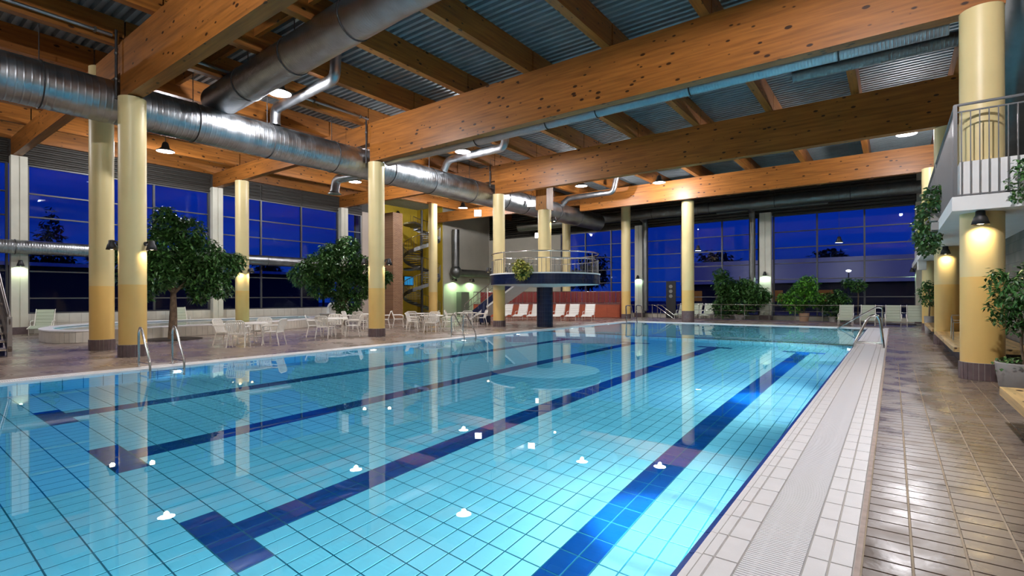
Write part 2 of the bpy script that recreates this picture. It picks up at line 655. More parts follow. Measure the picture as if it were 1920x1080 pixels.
PX, PY = 0.195, 0.333
lanes = [-2.28 - PX * k for k in (0, 14, 29, 44)]
xj = sorted({round(min(max(-2.28 + PX * k, XL), XR), 4) for k in range(-62, 10)})
yj = sorted({round(min(max(4.06 + PY * k, Y0), YLIP), 4) for k in range(-14, 52)})
y_near, y_far = (2.06, 2.40), (18.37, 18.72)
rects = []
for ya, yb in zip(yj[:-1], yj[1:]):
    ym = (ya + yb) / 2
    for xa, xb in zip(xj[:-1], xj[1:]):
        xm = (xa + xb) / 2
        key = 'w'
        for lx in lanes:
            if abs(xm - lx) < PX and y_near[1] - 0.02 < ym < y_far[0]:
                key = 'b'
            if abs(xm - lx) < 3 * PX and (y_near[0] < ym < y_near[1] or y_far[0] < ym < y_far[1]):
                key = 'b'
        rects.append((xa, ya, xb, yb, key))
tiles(pool, 'pool_floor_tile', rects, DEEP, 0.005, pm, 0.014)
# shallow floor
yj2 = [YLIP + 0.32 + PY * k for k in range(0, 31)] + [YFAR]
rects = [(xa, ya, xb, yb, 'w') for ya, yb in zip(yj2[:-1], yj2[1:]) for xa, xb in zip(xj[:-1], xj[1:])]
tiles(pool, 'shallow_floor_tile', rects, SHAL, 0.005, pm, 0.012, limit=0)


def wall_tiles(name, fixed, axis, side, u0, u1, zs, pitch, limit, zlo):
    """tiles standing on a vertical face. axis 0: face x=fixed, u along y; axis 1: face y=fixed, u along x"""
    t = 0.006
    us = []
    u = u0
    while u < u1 - 0.02:
        us.append((u, min(u + pitch, u1)))
        u += pitch
    rest = MB()
    cnt = 0
    for zi, (z0, z1) in enumerate(zs):
        for a, b in us:
            g = 0.012
            if axis == 0:
                lo, hi = (fixed, a + g / 2, z0 + g / 2), (fixed + side * t, b - g / 2, z1 - g / 2)
            else:
                lo, hi = (a + g / 2, fixed, z0 + g / 2), (b - g / 2, fixed + side * t, z1 - g / 2)
            x0, x1 = sorted((lo[0], hi[0]))
            y0, y1 = sorted((lo[1], hi[1]))
            if zi < zlo and cnt < limit and in_view((x0 + x1) / 2, (y0 + y1) / 2, 1.05):
                k = (name, axis, side, round(b - a, 3), round(z1 - z0, 3))
                if k not in TILE_MESH:
                    w = MB()
                    hx, hy, hz = (x1 - x0) / 2, (y1 - y0) / 2, (hi[2] - lo[2]) / 2
                    w.box(-hx, -hy, -hz, hx, hy, hz)
                    TILE_MESH[k] = w.mesh(name, POOL_TILE)
                inst(name, TILE_MESH[k], ((x0 + x1) / 2, (y0 + y1) / 2, (lo[2] + hi[2]) / 2), pool)
                cnt += 1
            else:
                rest.box(x0, y0, lo[2], x1, y1, hi[2])
    if rest.v:
        tag(rest.build(name + '_field', POOL_TILE, pool), kind='stuff')


zr = [(-0.36, -0.05), (-0.69, -0.36), (-1.02, -0.69), (-1.35, -1.02), (-1.6, -1.35)]
wall_tiles('pool_wall_tile', XL, 0, 1, Y0, YLIP, zr, PY, 200, 3)
wall_tiles('lip_wall_tile', YLIP, 1, -1, XL, XR, [(-0.40, -0.075)] + zr[1:], 0.195 * 2, 64, 1)
wall_tiles('end_wall_tile', Y0, 1, 1, XL, XR, zr, 0.39, 0, 0)
wall_tiles('gutter_wall_tile', XR, 0, -1, Y0, YLIP, [(-0.40, -0.10)] + zr[1:], PY, 0, 0)
wall_tiles('shallow_wall_tile', XL, 0, 1, YLIP + 0.32, YFAR, zr[:2], PY, 0, 0)
lipcap = MB()
lipcap.box(XL + 0.01, YLIP + 0.005, -0.075, XR - 0.01, YLIP + 0.315, -0.062)
lipcap.build('divider_cap', mat('beige_lip', (0.55, 0.47, 0.36), 0.5, noise=0.1), pool)

# water body
wb = MB()
wb.box(XL - 0.03, Y0 - 0.03, DEEP - 0.1, XR + 0.03, YFAR + 0.03, ZW)
water = tag(wb.build('pool_water', WATER), 'clear turquoise water filling the big swimming pool', 'water', kind='structure')

# right overflow edge: cobalt nosing, lip, tiles, grate, tiles
cope = MB()
cope.box(XR + 0.045, Y0 - 0.3, -0.052, -0.155, YFAR + 0.45, -0.012)
coping = tag(cope.build('coping', GROUT_L), kind='structure')
TY = 0.345
yj3 = [3.26 + TY * k for k in range(-9, 81)]
nos = MB()
for k_, (w0, w1) in enumerate(((0.0, 0.02), (0.023, 0.04))):
    nos.box(w0, -TY / 2 + 0.004, -0.06, w1, TY / 2 - 0.004, -0.018 + 0.004 * k_)
nos_me = nos.mesh('edge_tile', NOSING)
lip = MB()
lip.box(0, -TY / 2 + 0.003, -0.06, 0.042, TY / 2 - 0.003, -0.004)
lip_me = lip.mesh('lip_tile', COPE_TILE)
for a in yj3:
    if a + TY > YFAR + 0.1:
        break
    inst('edge_tile', nos_me, (XR, a + TY / 2, 0), coping)
    inst('lip_tile', lip_me, (XR + 0.041, a + TY / 2, 0), coping)
rects = []
for i, a in enumerate(yj3):
    if a > YFAR + 0.1:
        break
    for x0, x1 in ((-0.955, -0.885), (-0.885, -0.745), (-0.43, -0.31), (-0.31, -0.19)):
        rects.append((x0, a, x1, min(a + TY, YFAR + 0.3), 'c'))
tiles(coping, 'coping_tile', rects, -0.012, 0.013, lambda k: COPE_TILE, 0.008)
st = MB()
st.box(-0.187, Y0, -0.012, -0.158, YFAR + 0.4, 0.0)
st.build('joint_strip', STRIP, coping)

grate = empty('overflow_grate', (-0.5875, 0, 0))
tag(grate, 'white slatted overflow grate along the pool edge beside the brown deck', 'drain grate')
ch = MB()
ch.box(-0.155, Y0, -0.04, 0.155, YFAR + 0.2, -0.0115)
ch.build('channel', GRATE_DARK, grate)
sl = MB()
sl.box(-0.152, -0.0095, 0, 0.152, 0.0095, 0.012)
sl_me = sl.mesh('slat', GRATE_M)
SP = 0.0262
rest = MB()
n_s = 0
yy = 2.35
while yy < YFAR + 0.15:
    if n_s < 300:
        inst('slat', sl_me, (0, yy, -0.011), grate)
    else:
        rest.box(-0.152, yy - 0.0095, -0.011, 0.152, yy + 0.0095, 0.001)
    n_s += 1
    yy += SP
tag(rest.build('slat_run', GRATE_M, grate), kind='stuff')
gr = MB()
for x in (-0.075, 0.075):
    gr.box(x - 0.012, Y0, -0.0113, x + 0.012, YFAR + 0.15, -0.001)
gr.build('rail', GRATE_M, grate)

# left and far coping
lc = MB()
lc.box(XL - 0.43, Y0 - 0.3, -0.045, XL - 0.30, YFAR + 0.45, 0.012)
lc.box(XL - 0.12, Y0 - 0.3, -0.045, XL, YFAR + 0.45, 0.006)
lc.build('coping_left', COPE_TILE, coping)
lg = MB()
yy = Y0
while yy < YFAR:
    lg.box(XL - 0.30, yy, -0.04, XL - 0.12, yy + 0.02, 0.004, bottom=False)
    yy += 0.034
tag(lg.build('coping_left_grate', GRATE_M, coping), kind='stuff')
lcb = MB()
lcb.box(XL - 0.30, Y0 - 0.3, -0.046, XL - 0.12, YFAR, -0.02)
lcb.build('coping_left_channel', GRATE_DARK, coping)
fc = MB()
fc.box(XL - 0.12, YFAR, -0.045, XR, YFAR + 0.2, 0.01)
fc.box(XL - 0.12, YFAR + 0.21, -0.045, -0.158, YFAR + 0.45, 0.012)
fc.box(XR, YFAR + 0.16, -0.045, -0.158, YFAR + 0.21, 0.0)
fc.build('coping_back', COPE_TILE, coping)

# underwater lamps; near-end and in-between ones added for even light
UW = 0.9
for yy in (0.9, 4.9, 10.5, 14.8, 18.4, 23.2, 27.4):
    for sx, xx in ((1, XL + 0.012), (-1, XR - 0.012)):
        zz = -0.62 if yy < 20 else -0.45
        u = empty('underwater_lamp', (xx, yy, zz))
        side = 'far left' if sx > 0 else 'grate side'
        nth = {0.9: 'first', 4.9: 'second', 10.5: 'third', 14.8: 'fourth', 18.4: 'fifth', 23.2: 'sixth', 27.4: 'last'}[yy]
        tag(u, 'round underwater lamp in the %s pool wall, %s from the camera' % (side, nth), 'pool light', 'underwater pool lamps')
        b = MB()
        b.lathe([(0.13, 0.0), (0.13, 0.02), (0.10, 0.024)], n=20)
        ring = b.build('bezel', STEEL, u)
        ring.rotation_euler = (0, sx * math.pi / 2, 0)
        b = MB()
        b.lathe([(0.098, 0.0), (0.098, 0.027)], n=20)
        ln = b.build('lens', LENS, u)
        ln.rotation_euler = (0, sx * math.pi / 2, 0)
        if sx < 0 and yy in (4.9, 10.5, 18.4):
            light('underwater_beam', 'SPOT', (xx + sx * 0.06, yy, zz), P_POOL * 28.0, (1.0, 0.98, 0.93), None,
                  direction=(sx, 0, -1.9), spot_size=math.radians(60), spot_blend=1.0, shadow_soft_size=0.09)
        light('underwater_light', 'SPOT', (xx + sx * 0.06, yy, zz), P_POOL * (2.0 if yy > 20 else (1.05 if sx < 0 else (0.05 if yy < 3 else 0.45))), (1.0, 0.98, 0.93), None,
              direction=(sx, 0, -0.45), spot_size=math.radians(168), spot_blend=0.5, shadow_soft_size=0.09)

# ------------------------------------------------------------------ ceiling: corrugated sheet, purlins
cs = MB()
XA, XB = -34.6, 7.0
pitch = 0.235
prof = []
yy = -6.0
while yy < 38.4:
    prof += [(yy, ZROOF), (yy + 0.10, ZROOF), (yy + 0.135, ZROOF + 0.11), (yy + 0.20, ZROOF + 0.11)]
    yy += pitch
vs = []
fs = []
for i, (a, z) in enumerate(prof):
    vs += [(XA, a, z), (XB, a, z)]
    if i:
        fs.append((2 * i - 2, 2 * i - 1, 2 * i + 1, 2 * i))
cs.add(vs, fs)
ceiling = tag(cs.build('ceiling', ROOF_M), kind='structure')
cap = MB()
cap.box(XA, -6, ZROOF + 0.14, XB, 38.4, ZROOF + 0.3)
cap.build('roof_slab', OUT_D, ceiling)
PUR_X = [-14.65 + 2.72 * k for k in range(-5, 8)]
bays = [(-6.0, -3.27), (-3.23, 5.03), (5.07, 13.33), (13.37, 21.63), (21.67, 30.9), (30.94, 37.8)]
pm_cache = {}
for x in PUR_X:
    for a, b in bays:
        k = round(b - a, 2)
        if k not in pm_cache:
            m_ = MB()
            m_.box(-0.12, -k / 2, 8.62, 0.12, k / 2, ZROOF - 0.005)
            pm_cache[k] = m_.mesh('purlin', WOOD_Y)
        inst('purlin', pm_cache[k], (x, (a + b) / 2, 0), ceiling)
br = MB()
br.box(-1.24, 0, 9.0, 1.24, 0.12, 9.33)
br_me = br.mesh('bridging', WOOD_X)
for i, x in enumerate(PUR_X[:-1]):
    for yb in (7.3, 1.2, 25.2):
        inst('bridging', br_me, (x + 1.36, yb, 0), ceiling)

# main beams
def beam(x0, x1, y, z0, z1, w, label, g=None):
    b = MB()
    b.box(x0, -w / 2, z0, x1, w / 2, z1)
    o = b.build('roof_beam', WOOD_X, None, loc=(0, y, 0))
    return tag(o, label, 'beam', g)


GB = 'big glued timber roof beams'
beam(-17.05, 1.7, 5.05, 7.06, 8.62, 0.34, 'deep timber beam resting on the front yellow column, cut off by the top edge', GB)
beam(-16.95, 1.7, 13.35, 7.06, 8.62, 0.34, 'longest deep timber beam crossing the middle, from the second column to the balcony', GB)
beam(-17.1, 1.7, 21.65, 7.06, 8.62, 0.34, 'deep timber beam above the round platform, between the two other pool beams', GB)
beam(-17.1, 1.7, 30.9, 7.40, 8.62, 0.34, 'farthest deep timber beam over the end of the pool', GB)
GS = 'side hall roof beams'
beam(-31.0, -17.06, 5.05, 7.82, 8.62, 0.30, 'slim timber beam on the leftmost window pilaster', GS)
beam(-31.0, -16.96, 13.35, 7.82, 8.62, 0.30, 'slim timber beam on the pilaster behind the first indoor tree', GS)
beam(-31.0, -17.12, 21.65, 7.82, 8.62, 0.30, 'slim timber beam over the second indoor tree', GS)
beam(-31.0, -17.12, 30.9, 7.82, 8.62, 0.30, 'timber beam over the spiral staircase area', GS)


# ------------------------------------------------------------------ columns
def column(x, y, r, ztop, label, base_h=0.33, ntile=0, step=1.95, cap=True):
    o = empty('round_column', (x, y, 0))
    tag(o, label, 'column', 'yellow round columns')
    n = 40
    b = MB()
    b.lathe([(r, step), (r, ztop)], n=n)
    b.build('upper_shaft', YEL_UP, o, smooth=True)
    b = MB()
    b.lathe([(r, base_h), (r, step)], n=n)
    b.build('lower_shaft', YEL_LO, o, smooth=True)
    b = MB()
    b.lathe([(r + 0.012, 0.0), (r + 0.012, base_h)], n=n)
    bs = b.build('base', GROUT_L if ntile else BASE_TILE, o, smooth=True)
    if ntile:
        w = 2 * math.pi * (r + 0.02) / ntile
        k = ('base', ntile, round(r, 2), base_h)
        if k not in TILE_MESH:
            b = MB()
            ra, rb = r + 0.005, r + 0.022
            h = math.pi / ntile * (1 - 0.008 / w)
            z0, z1 = 0.004, base_h - 0.004
            vs = []
            for rr in (ra, rb):
                for a in (-h, 0, h):
                    for z in (z0, z1):
                        vs.append((rr * math.cos(a), rr * math.sin(a), z))
            fs = [(6, 8, 9, 7), (8, 10, 11, 9), (7, 9, 3, 1), (9, 11, 5, 3), (6, 7, 1, 0), (10, 4, 5, 11)]
            b.add(vs, fs)
            TILE_MESH[k] = b.mesh('base_tile', BASE_TILE)
        for i in range(ntile):
            inst('base_tile', TILE_MESH[k], (0, 0, 0), bs, (0, 0, 2 * math.pi * i / ntile))
    if cap:
        b = MB()
        b.lathe([(0.10, ztop), (0.10, ztop + 0.03)], n=16)
        b.build('bearing', DARKST, o)
    return o


column(-16.70, 5.05, 0.32, 7.03, 'frontmost yellow round column on the far pool side, beside the first ladder', ntile=22)
column(-19.46, 5.09, 0.31, 8.6, 'yellow round column just behind the frontmost one, rising behind the big duct', ntile=22, cap=False)
column(-16.82, 13.40, 0.32, 7.03, 'yellow round column between the second indoor tree and the far ladder', ntile=22)
column(-16.86, 21.5, 0.32, 7.03, 'yellow round column next to the round blue platform', ntile=22)
column(-27.9, 13.35, 0.33, 7.80, 'yellow round column with three lamps standing by the hot tub', ntile=0)
column(-27.9, 27.5, 0.33, 8.6, 'yellow round column in front of the spiral staircase', cap=False)
column(-15.41, 34.44, 0.33, 8.6, 'slim far yellow column beside the end of the red wall', cap=False)
column(-10.05, 31.5, 0.36, 7.38, 'yellow column with a tall grey mosaic foot at the far pool edge', base_h=0.7)
column(-20.8, 35.2, 0.33, 8.6, 'slim yellow column behind the round platform railing', cap=False)
column(1.36, 13.2, 0.325, 7.03, 'nearest yellow column on the walkway side, piercing the balcony', ntile=26)
column(1.40, 21.7, 0.325, 7.03, 'second yellow column on the walkway side, between two benches', ntile=22)
column(1.38, 30.1, 0.325, 7.38, 'third yellow column on the walkway side, with a white box', ntile=0)
# riser pipes that run up beside three columns
for x, y, zt, lab in ((-16.98, 4.77, 8.9, 'thin dark riser pipe on the frontmost column'),
                      (-17.10, 13.12, 8.9, 'thin dark riser pipe on the second poolside column'),
                      (-17.28, 21.28, 8.9, 'thin dark riser pipe on the column by the platform')):
    o = empty('riser_pipe', (x, y, 7.03))
    tag(o, lab, 'pipe', 'riser pipes on columns')
    b = MB()
    b.sweep([(0, 0, -0.02), (0, 0, zt - 7.03)], 0.035, 10)
    b.build('pipe', DARKST, o, smooth=True)
    b = MB()
    for z in (0.5, 1.2):
        b.lathe([(0.05, z), (0.05, z + 0.05)], n=12)
    b.build('clamp', GALV_D, o)

# ------------------------------------------------------------------ walls and windows
def vbar(b, axis, fixed, u, z0, z1, w, d):
    if axis == 0:
        b.box(fixed - d / 2, u - w / 2, z0, fixed + d / 2, u + w / 2, z1)
    else:
        b.box(u - w / 2, fixed - d / 2, z0, u + w / 2, fixed + d / 2, z1)


def window(n, axis, fixed, u0, u1, zs, us):
    root = empty('window_%d' % n)
    tag(root, kind='structure')
    b = MB()
    for u in [u0 + 0.04] + us + [u1 - 0.04]:
        vbar(b, axis, fixed, u, zs[0], zs[-1], 0.09, 0.14)
    b.build('mullions', FRAME_M, root)
    for i, z in enumerate(zs):
        b = MB()
        if axis == 0:
            b.box(fixed - 0.05, u0, z - 0.03, fixed + 0.05, u1, z + 0.03)
        else:
            b.box(u0, fixed - 0.05, z - 0.03, u1, fixed + 0.05, z + 0.03)
        b.build('transom', FRAME_M, root)
    uu = [u0 + 0.04] + us + [u1 - 0.04]
    for a, c in zip(uu[:-1], uu[1:]):
        for z0, z1 in zip(zs[:-1], zs[1:]):
            b = MB()
            if axis == 0:
                b.box(-0.006, -(c - a) / 2 + 0.045, -(z1 - z0) / 2 + 0.03, 0.006, (c - a) / 2 - 0.045, (z1 - z0) / 2 - 0.03)
                o = b.build('pane', GLASS, root, loc=(fixed, (a + c) / 2, (z0 + z1) / 2))
            else:
                b.box(-(c - a) / 2 + 0.045, -0.006, -(z1 - z0) / 2 + 0.03, (c - a) / 2 - 0.045, 0.006, (z1 - z0) / 2 - 0.03)
                o = b.build('pane', GLASS, root, loc=((a + c) / 2, fixed, (z0 + z1) / 2))
            o.rotation_euler = (R.uniform(-0.004, 0.004), R.uniform(-0.004, 0.004), R.uniform(-0.004, 0.004))
    return root


zl = [0.92, 1.58, 2.79, 4.02, 5.22, 6.26, 7.5]
window(1, 0, XWL, -5.0, 4.8, zl, [-1.7, 1.6])
window(2, 0, XWL, 5.4, 13.0, zl, [7.9, 10.3])
window(3, 0, XWL, 13.65, 21.35, zl, [15.95, 18.6])
window(4, 0, XWL, 21.95, 23.3, zl, [])
zb = [0.30, 0.92, 1.53, 2.69, 3.73, 4.77, 5.82, 6.9]
window(5, 1, YWB, -23.0, -16.1, zb, [-20.6, -18.27])
window(6, 1, YWB, -15.4, -7.3, zb, [-12.58, -9.71])
window(7, 1, YWB, -6.45, 1.1, zb, [-3.9, -1.4])

wlft = MB()
wlft.box(XWL - 0.25, -6, -0.1, XWL, 25.2, 0.89)
wlft.box(XWL - 0.25, 23.3, 0.89, XWL, 25.2, 7.53)
wlft.box(XWL - 0.25, 31.8, -0.1, XWL, YWB + 0.3, ZROOF + 0.1)
wlft.box(XWL - 3.2, 25.2, -0.1, XWL - 0.25, 25.45, ZROOF + 0.1)
wlft.box(XWL - 3.2, 31.8, -0.1, XWL - 0.25, 32.05, ZROOF + 0.1)
wall_left = tag(wlft.build('wall_left', CREAM), kind='structure')
b = MB()
b.box(XWL - 0.25, -6, 7.53, XWL - 0.02, 25.2, ZROOF + 0.1)
b.build('upper_cladding', LOUVER_M, wall_left)
b = MB()
b.box(XWL - 0.02, -6, 8.56, XWL + 0.14, 25.2, ZROOF)
b.build('edge_beam', WOOD_Y, wall_left)
b = MB()
b.box(XWL - 3.4, 25.2, -0.1, XWL - 3.2, 32.0, ZROOF + 0.1)
b.box(XWL - 3.2, 31.74, -0.1, XWL - 0.1, 31.8, ZROOF)
b.build('stair_niche', YEL_WALL, wall_left)
b = MB()
b.box(XWL - 3.19, 27.6, 4.0, XWL - 3.1, 29.6, 6.6)
b.build('blue_panel', NAVY_P, wall_left)
b = MB()
b.box(XWL - 0.02, 23.4, 0.0, XWL + 0.03, 25.2, 7.8)
b.build('plain_panel', mat('pinkish_plaster', (0.52, 0.44, 0.37), 0.7), wall_left)

# tiled dado below the windows
b = MB()
b.box(XWL, -3, 0, XWL + 0.05, 23.3, 0.89)
dado = b.build('dado', GROUT_L, wall_left)
dm = MB()
dm.box(0, -0.215, -0.212, 0.012, 0.215, 0.212)
dme = dm.mesh('dado_tile', DADO_T)
for i in range(55):
    yy = -0.4 + 0.44 * i
    if yy > 23.1:
        break
    for z in (0.222, 0.662):
        inst('dado_tile', dme, (XWL + 0.05, yy, z), dado)


def louver(name, axis, fixed, u0, u1, z0, z1, parent, side):
    vs, fs = [], []
    z = z0
    i = 0
    while z < z1 - 0.02:
        for zz, off in ((z, 0.0), (z + 0.05, 0.06), (z + 0.11, 0.06), (z + 0.16, 0.0)):
            if axis == 0:
                vs += [(fixed + side * off, u0, zz), (fixed + side * off, u1, zz)]
            else:
                vs += [(u0, fixed + side * off, zz), (u1, fixed + side * off, zz)]
        z += 0.2
    for i in range(len(vs) // 2 - 1):
        fs.append((2 * i, 2 * i + 1, 2 * i + 3, 2 * i + 2))
    MB().add(vs, fs).build(name, LOUVER_M, parent)


for k, (a, c) in enumerate(((-5.5, 4.8), (5.35, 9.0), (9.1, 13.05), (13.6, 15.9), (16.0, 18.55), (18.65, 21.4), (21.9, 23.35))):
    louver('louver_panel', 0, XWL + 0.0, a, c, 7.53, 8.6, wall_left, 1)

wb_ = MB()
wb_.box(XWL, YWB, -0.1, -23.0, YWB + 0.25, 8.0)
wb_.box(-23.0, YWB, -0.1, 7, YWB + 0.25, 0.28)
wb_.box(XWL, YWB + 0.02, 6.92, 7, YWB + 0.25, ZROOF + 0.1)
wb_.box(1.1, YWB, -0.1, 7, YWB + 0.25, 7.0)
wall_back = tag(wb_.build('wall_back', CREAM), kind='structure')
louver('louver_panel', 1, YWB, XWL + 0.1, 1.1, 6.95, 9.2, wall_back, -1)

wr = MB()
wr.box(2.5, 2.0, -0.1, 2.68, YWB, 3.16)
wall_right = tag(wr.build('wall_right', STONE), kind='structure')
b = MB()
b.box(6.0, -6, 3.0, 6.2, YWB, ZROOF + 0.1)
b.box(2.6, -6, -0.1, 2.8, 2.0, 3.2)
b.build('upper_wall', CREAM, wall_right)
b = MB()
b.box(XWL - 0.3, -6.2, -0.1, 7, -6.0, ZROOF + 0.2)
tag(b.build('wall_near', CREAM), kind='structure')

# wall pilasters
def pilaster(x0, y0, x1, y1, zt, label, base=True):
    o = empty('wall_pilaster', ((x0 + x1) / 2, (y0 + y1) / 2, 0))
    tag(o, label, 'pilaster', 'pale wall pilasters')
    hx, hy = (x1 - x0) / 2, (y1 - y0) / 2
    b = MB()
    if hx > hy:
        b.box(-hx, -hy, 0.3, -0.02, hy, zt)
        b.box(0.02, -hy, 0.3, hx, hy, zt)
        b.box(-0.03, -hy + 0.03, 0.3, 0.03, hy, zt)
    else:
        b.box(-hx, -hy, 0.3, hx, -0.02, zt)
        b.box(-hx, 0.02, 0.3, hx, hy, zt)
        b.box(-hx, -0.03, 0.3, hx - 0.03, 0.03, zt)
    b.build('shaft', PILASTER, o)
    b = MB()
    b.box(-hx - 0.03, -hy - 0.03, 0, hx + 0.03, hy + 0.03, 0.32)
    b.build('base', BASE_TILE, o)
    return o


pilaster(-31.0, 4.84, -30.6, 5.38, 7.80, 'leftmost pale pilaster on the window wall, with a lamp')
pilaster(-31.0, 13.04, -30.6, 13.58, 7.80, 'pale window wall pilaster behind the first indoor tree')
pilaster(-31.0, 21.38, -30.6, 21.92, 7.80, 'pale window wall pilaster behind the second indoor tree')
pilaster(-16.05, 37.5, -15.45, 38.0, 7.05, 'pale pilaster on the back wall next to the slim far column')
pilaster(-7.2, 37.5, -6.5, 38.0, 7.15, 'wide pale pilaster on the back wall between plants')
pilaster(1.05, 37.5, 1.7, 38.0, 7.0, 'pale pilaster at the back wall corner by the walkway')

# brick pier next to the spiral stair
o = empty('brick_pier', (-30.3, 25.7, 0))
tag(o, 'tall narrow brick pier beside the spiral staircase', 'pier')
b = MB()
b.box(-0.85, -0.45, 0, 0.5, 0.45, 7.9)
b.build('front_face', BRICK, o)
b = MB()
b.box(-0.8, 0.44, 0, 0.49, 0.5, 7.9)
b.build('side_face', BRICK_LIT, o)

# ------------------------------------------------------------------ ducts
def ridged(p0, p1, r, pitch=0.15, ridge=0.007, n=36):
    p0, p1 = Vector(p0), Vector(p1)
    L_ = (p1 - p0).length
    d = (p1 - p0) / L_
    pts, rad = [p0], [r]
    s = pitch / 2
    while s < L_ - 0.02:
        q = min(0.016, pitch * 0.12)
        for ds, dr in ((-2 * q, 0), (-q, 0), (0, ridge), (q, 0), (2 * q, 0)):
            pts.append(p0 + d * (s + ds))
            rad.append(r + dr)
        s += pitch
    pts.append(p1)
    rad.append(r)
    return MB().sweep(pts, rad, n)


def rings(parent, axis, positions, c, r, material=CABLE, hang=None):
    for s in positions:
        b = MB()
        circ = []
        for k in range(28):
            a = 2 * math.pi * k / 28
            if axis == 'y':
                circ.append((c[0] + (r + 0.012) * math.cos(a), s, c[1] + (r + 0.012) * math.sin(a)))
            else:
                circ.append((s, c[0] + (r + 0.012) * math.cos(a), c[1] + (r + 0.012) * math.sin(a)))
        b.sweep(circ, 0.016, 6, closed=True)
        if hang:
            if axis == 'y':
                b.sweep([(c[0], s, c[1] + r), (c[0], s, hang)], 0.012, 6)
            else:
                b.sweep([(s, c[0], c[1] + r), (s, c[0], hang)], 0.012, 6)
        b.build('strap', material, parent)


md = empty('main_duct', (0, 0, 0))
tag(md, 'thick spiral ventilation duct running the length of the hall behind the columns', 'duct')
DX, DZ, DR = -17.8, 7.15, 0.60
ridged((DX, -4.0, DZ), (DX, 34.6, DZ), DR).build('pipe', GALV, md, smooth=True)
b = MB()
b.sweep([(DX, 34.6, DZ), (DX, 34.66, DZ), (DX, 34.7, DZ)], [DR, DR + 0.03, DR - 0.05], 36)
b.build('end_cap', GALV, md, smooth=True)
rings(md, 'y', (-1.5, 3.35, 7.0, 9.4, 12.0, 14.8, 17.3, 20.2, 23.0, 25.0, 28.6, 31.4), (DX, DZ), DR, hang=9.3)

cd = empty('cross_duct', (0, 7.8, 0))
tag(cd, 'spiral duct rising diagonally at the top, branching off the main duct', 'duct')
ridged((-18.0, 0, 8.05), (-9.2, 0, 8.50), 0.50, 0.075, 0.006).build('pipe', GALV, cd, smooth=True)
for x in (-15.9, -13.3, -10.6):
    z = 8.05 + (x + 18.0) / 8.8 * 0.45
    rings(cd, 'x', (x,), (0, z), 0.50, hang=9.3)
ridged((-9.2, 0, 8.50), (1.5, 0, 8.58), 0.50, 0.075, 0.006).build('far_pipe', GALV, cd, smooth=True)


def branch(pts, r, label, name='branch_duct', g='thin branch ducts', material=GALV):
    P = bend(pts, 0.28, 5)
    fine, rad = [], []
    for a, c in zip(P[:-1], P[1:]):
        L_ = (c - a).length
        n_ = max(1, int(L_ / 0.05))
        for k in range(n_):
            fine.append(a + (c - a) * (k / n_))
            rad.append(r + (0.005 if len(fine) % 2 else 0))
    fine.append(P[-1])
    rad.append(r)
    o = empty(name, P[0])
    tag(o, label, 'duct', g)
    MB().sweep([p - P[0] for p in fine], rad, 18).build('pipe', material, o, smooth=True)
    b = MB()
    for p, q in ((P[0], P[1]), (P[-1], P[-2])):
        dd = (q - p).normalized() * 0.06
        b.sweep([p - P[0], p - P[0] + dd], r + 0.018, 18)
    b.build('collar', material, o, smooth=True)
    return o


branch([(-17.62, 9.6, 7.72), (-17.62, 9.6, 8.30), (-14.05, 9.6, 8.46), (-14.0, 9.6, 9.34)], 0.165, 'bent branch duct below the brightest ceiling lamp')
branch([(-17.5, 18.0, 7.72), (-17.2, 18.0, 8.2), (-13.8, 18.0, 8.2), (-13.66, 18.0, 9.2)], 0.17, 'bent branch duct under the long middle beam')
branch([(-17.5, 29.2, 7.72), (-17.1, 29.2, 8.05), (-13.9, 29.2, 8.05), (-13.6, 29.2, 9.2)], 0.17, 'bent branch duct behind the beam over the platform')
b0 = branch([(-18.3, 15.3, 7.3), (-21.0, 14.4, 7.15), (-21.0, 14.3, 6.5)], 0.20, 'elbow duct blowing downward left of the second column', 'elbow_duct')
b = MB()
b.lathe([(0.21, -0.80), (0.30, -0.86), (0.30, -0.88)], cx=-2.7, cy=-1.0, n=20)
b.build('outlet', GALV, b0)

bd = empty('beam_duct', (0, 14.05, 7.25))
tag(bd, 'slender spiral duct running along the underside of the long middle beam', 'duct')
ridged((-16.9, 0, 0), (0.95, 0, 0), 0.20, 0.07, 0.006, 22).build('pipe', GALV, bd, smooth=True)
rings(bd, 'x', (-12.0, -9.0, -7.2, -4.4, -1.0), (0, 0), 0.2)
bd2 = empty('beam_duct', (0, 14.5, 7.10))
tag(bd2, 'short dark duct under the long middle beam near the balcony column', 'duct')
ridged((-2.0, 0, 0), (1.2, 0, 0), 0.16, 0.07, 0.005, 20).build('pipe', GALV_D, bd2, smooth=True)

bw = empty('back_duct', (0, 36.0, 7.58))
tag(bw, 'dark spiral duct along the back wall above the windows', 'duct')
ridged((-26.0, 0, 0), (2.6, 0, 0), 0.36, 0.12, 0.008, 28).build('pipe', GALV_D, bw, smooth=True)
rings(bw, 'x', (-20, -14, -10, -6, -2.0), (0, 0), 0.36, hang=1.7)

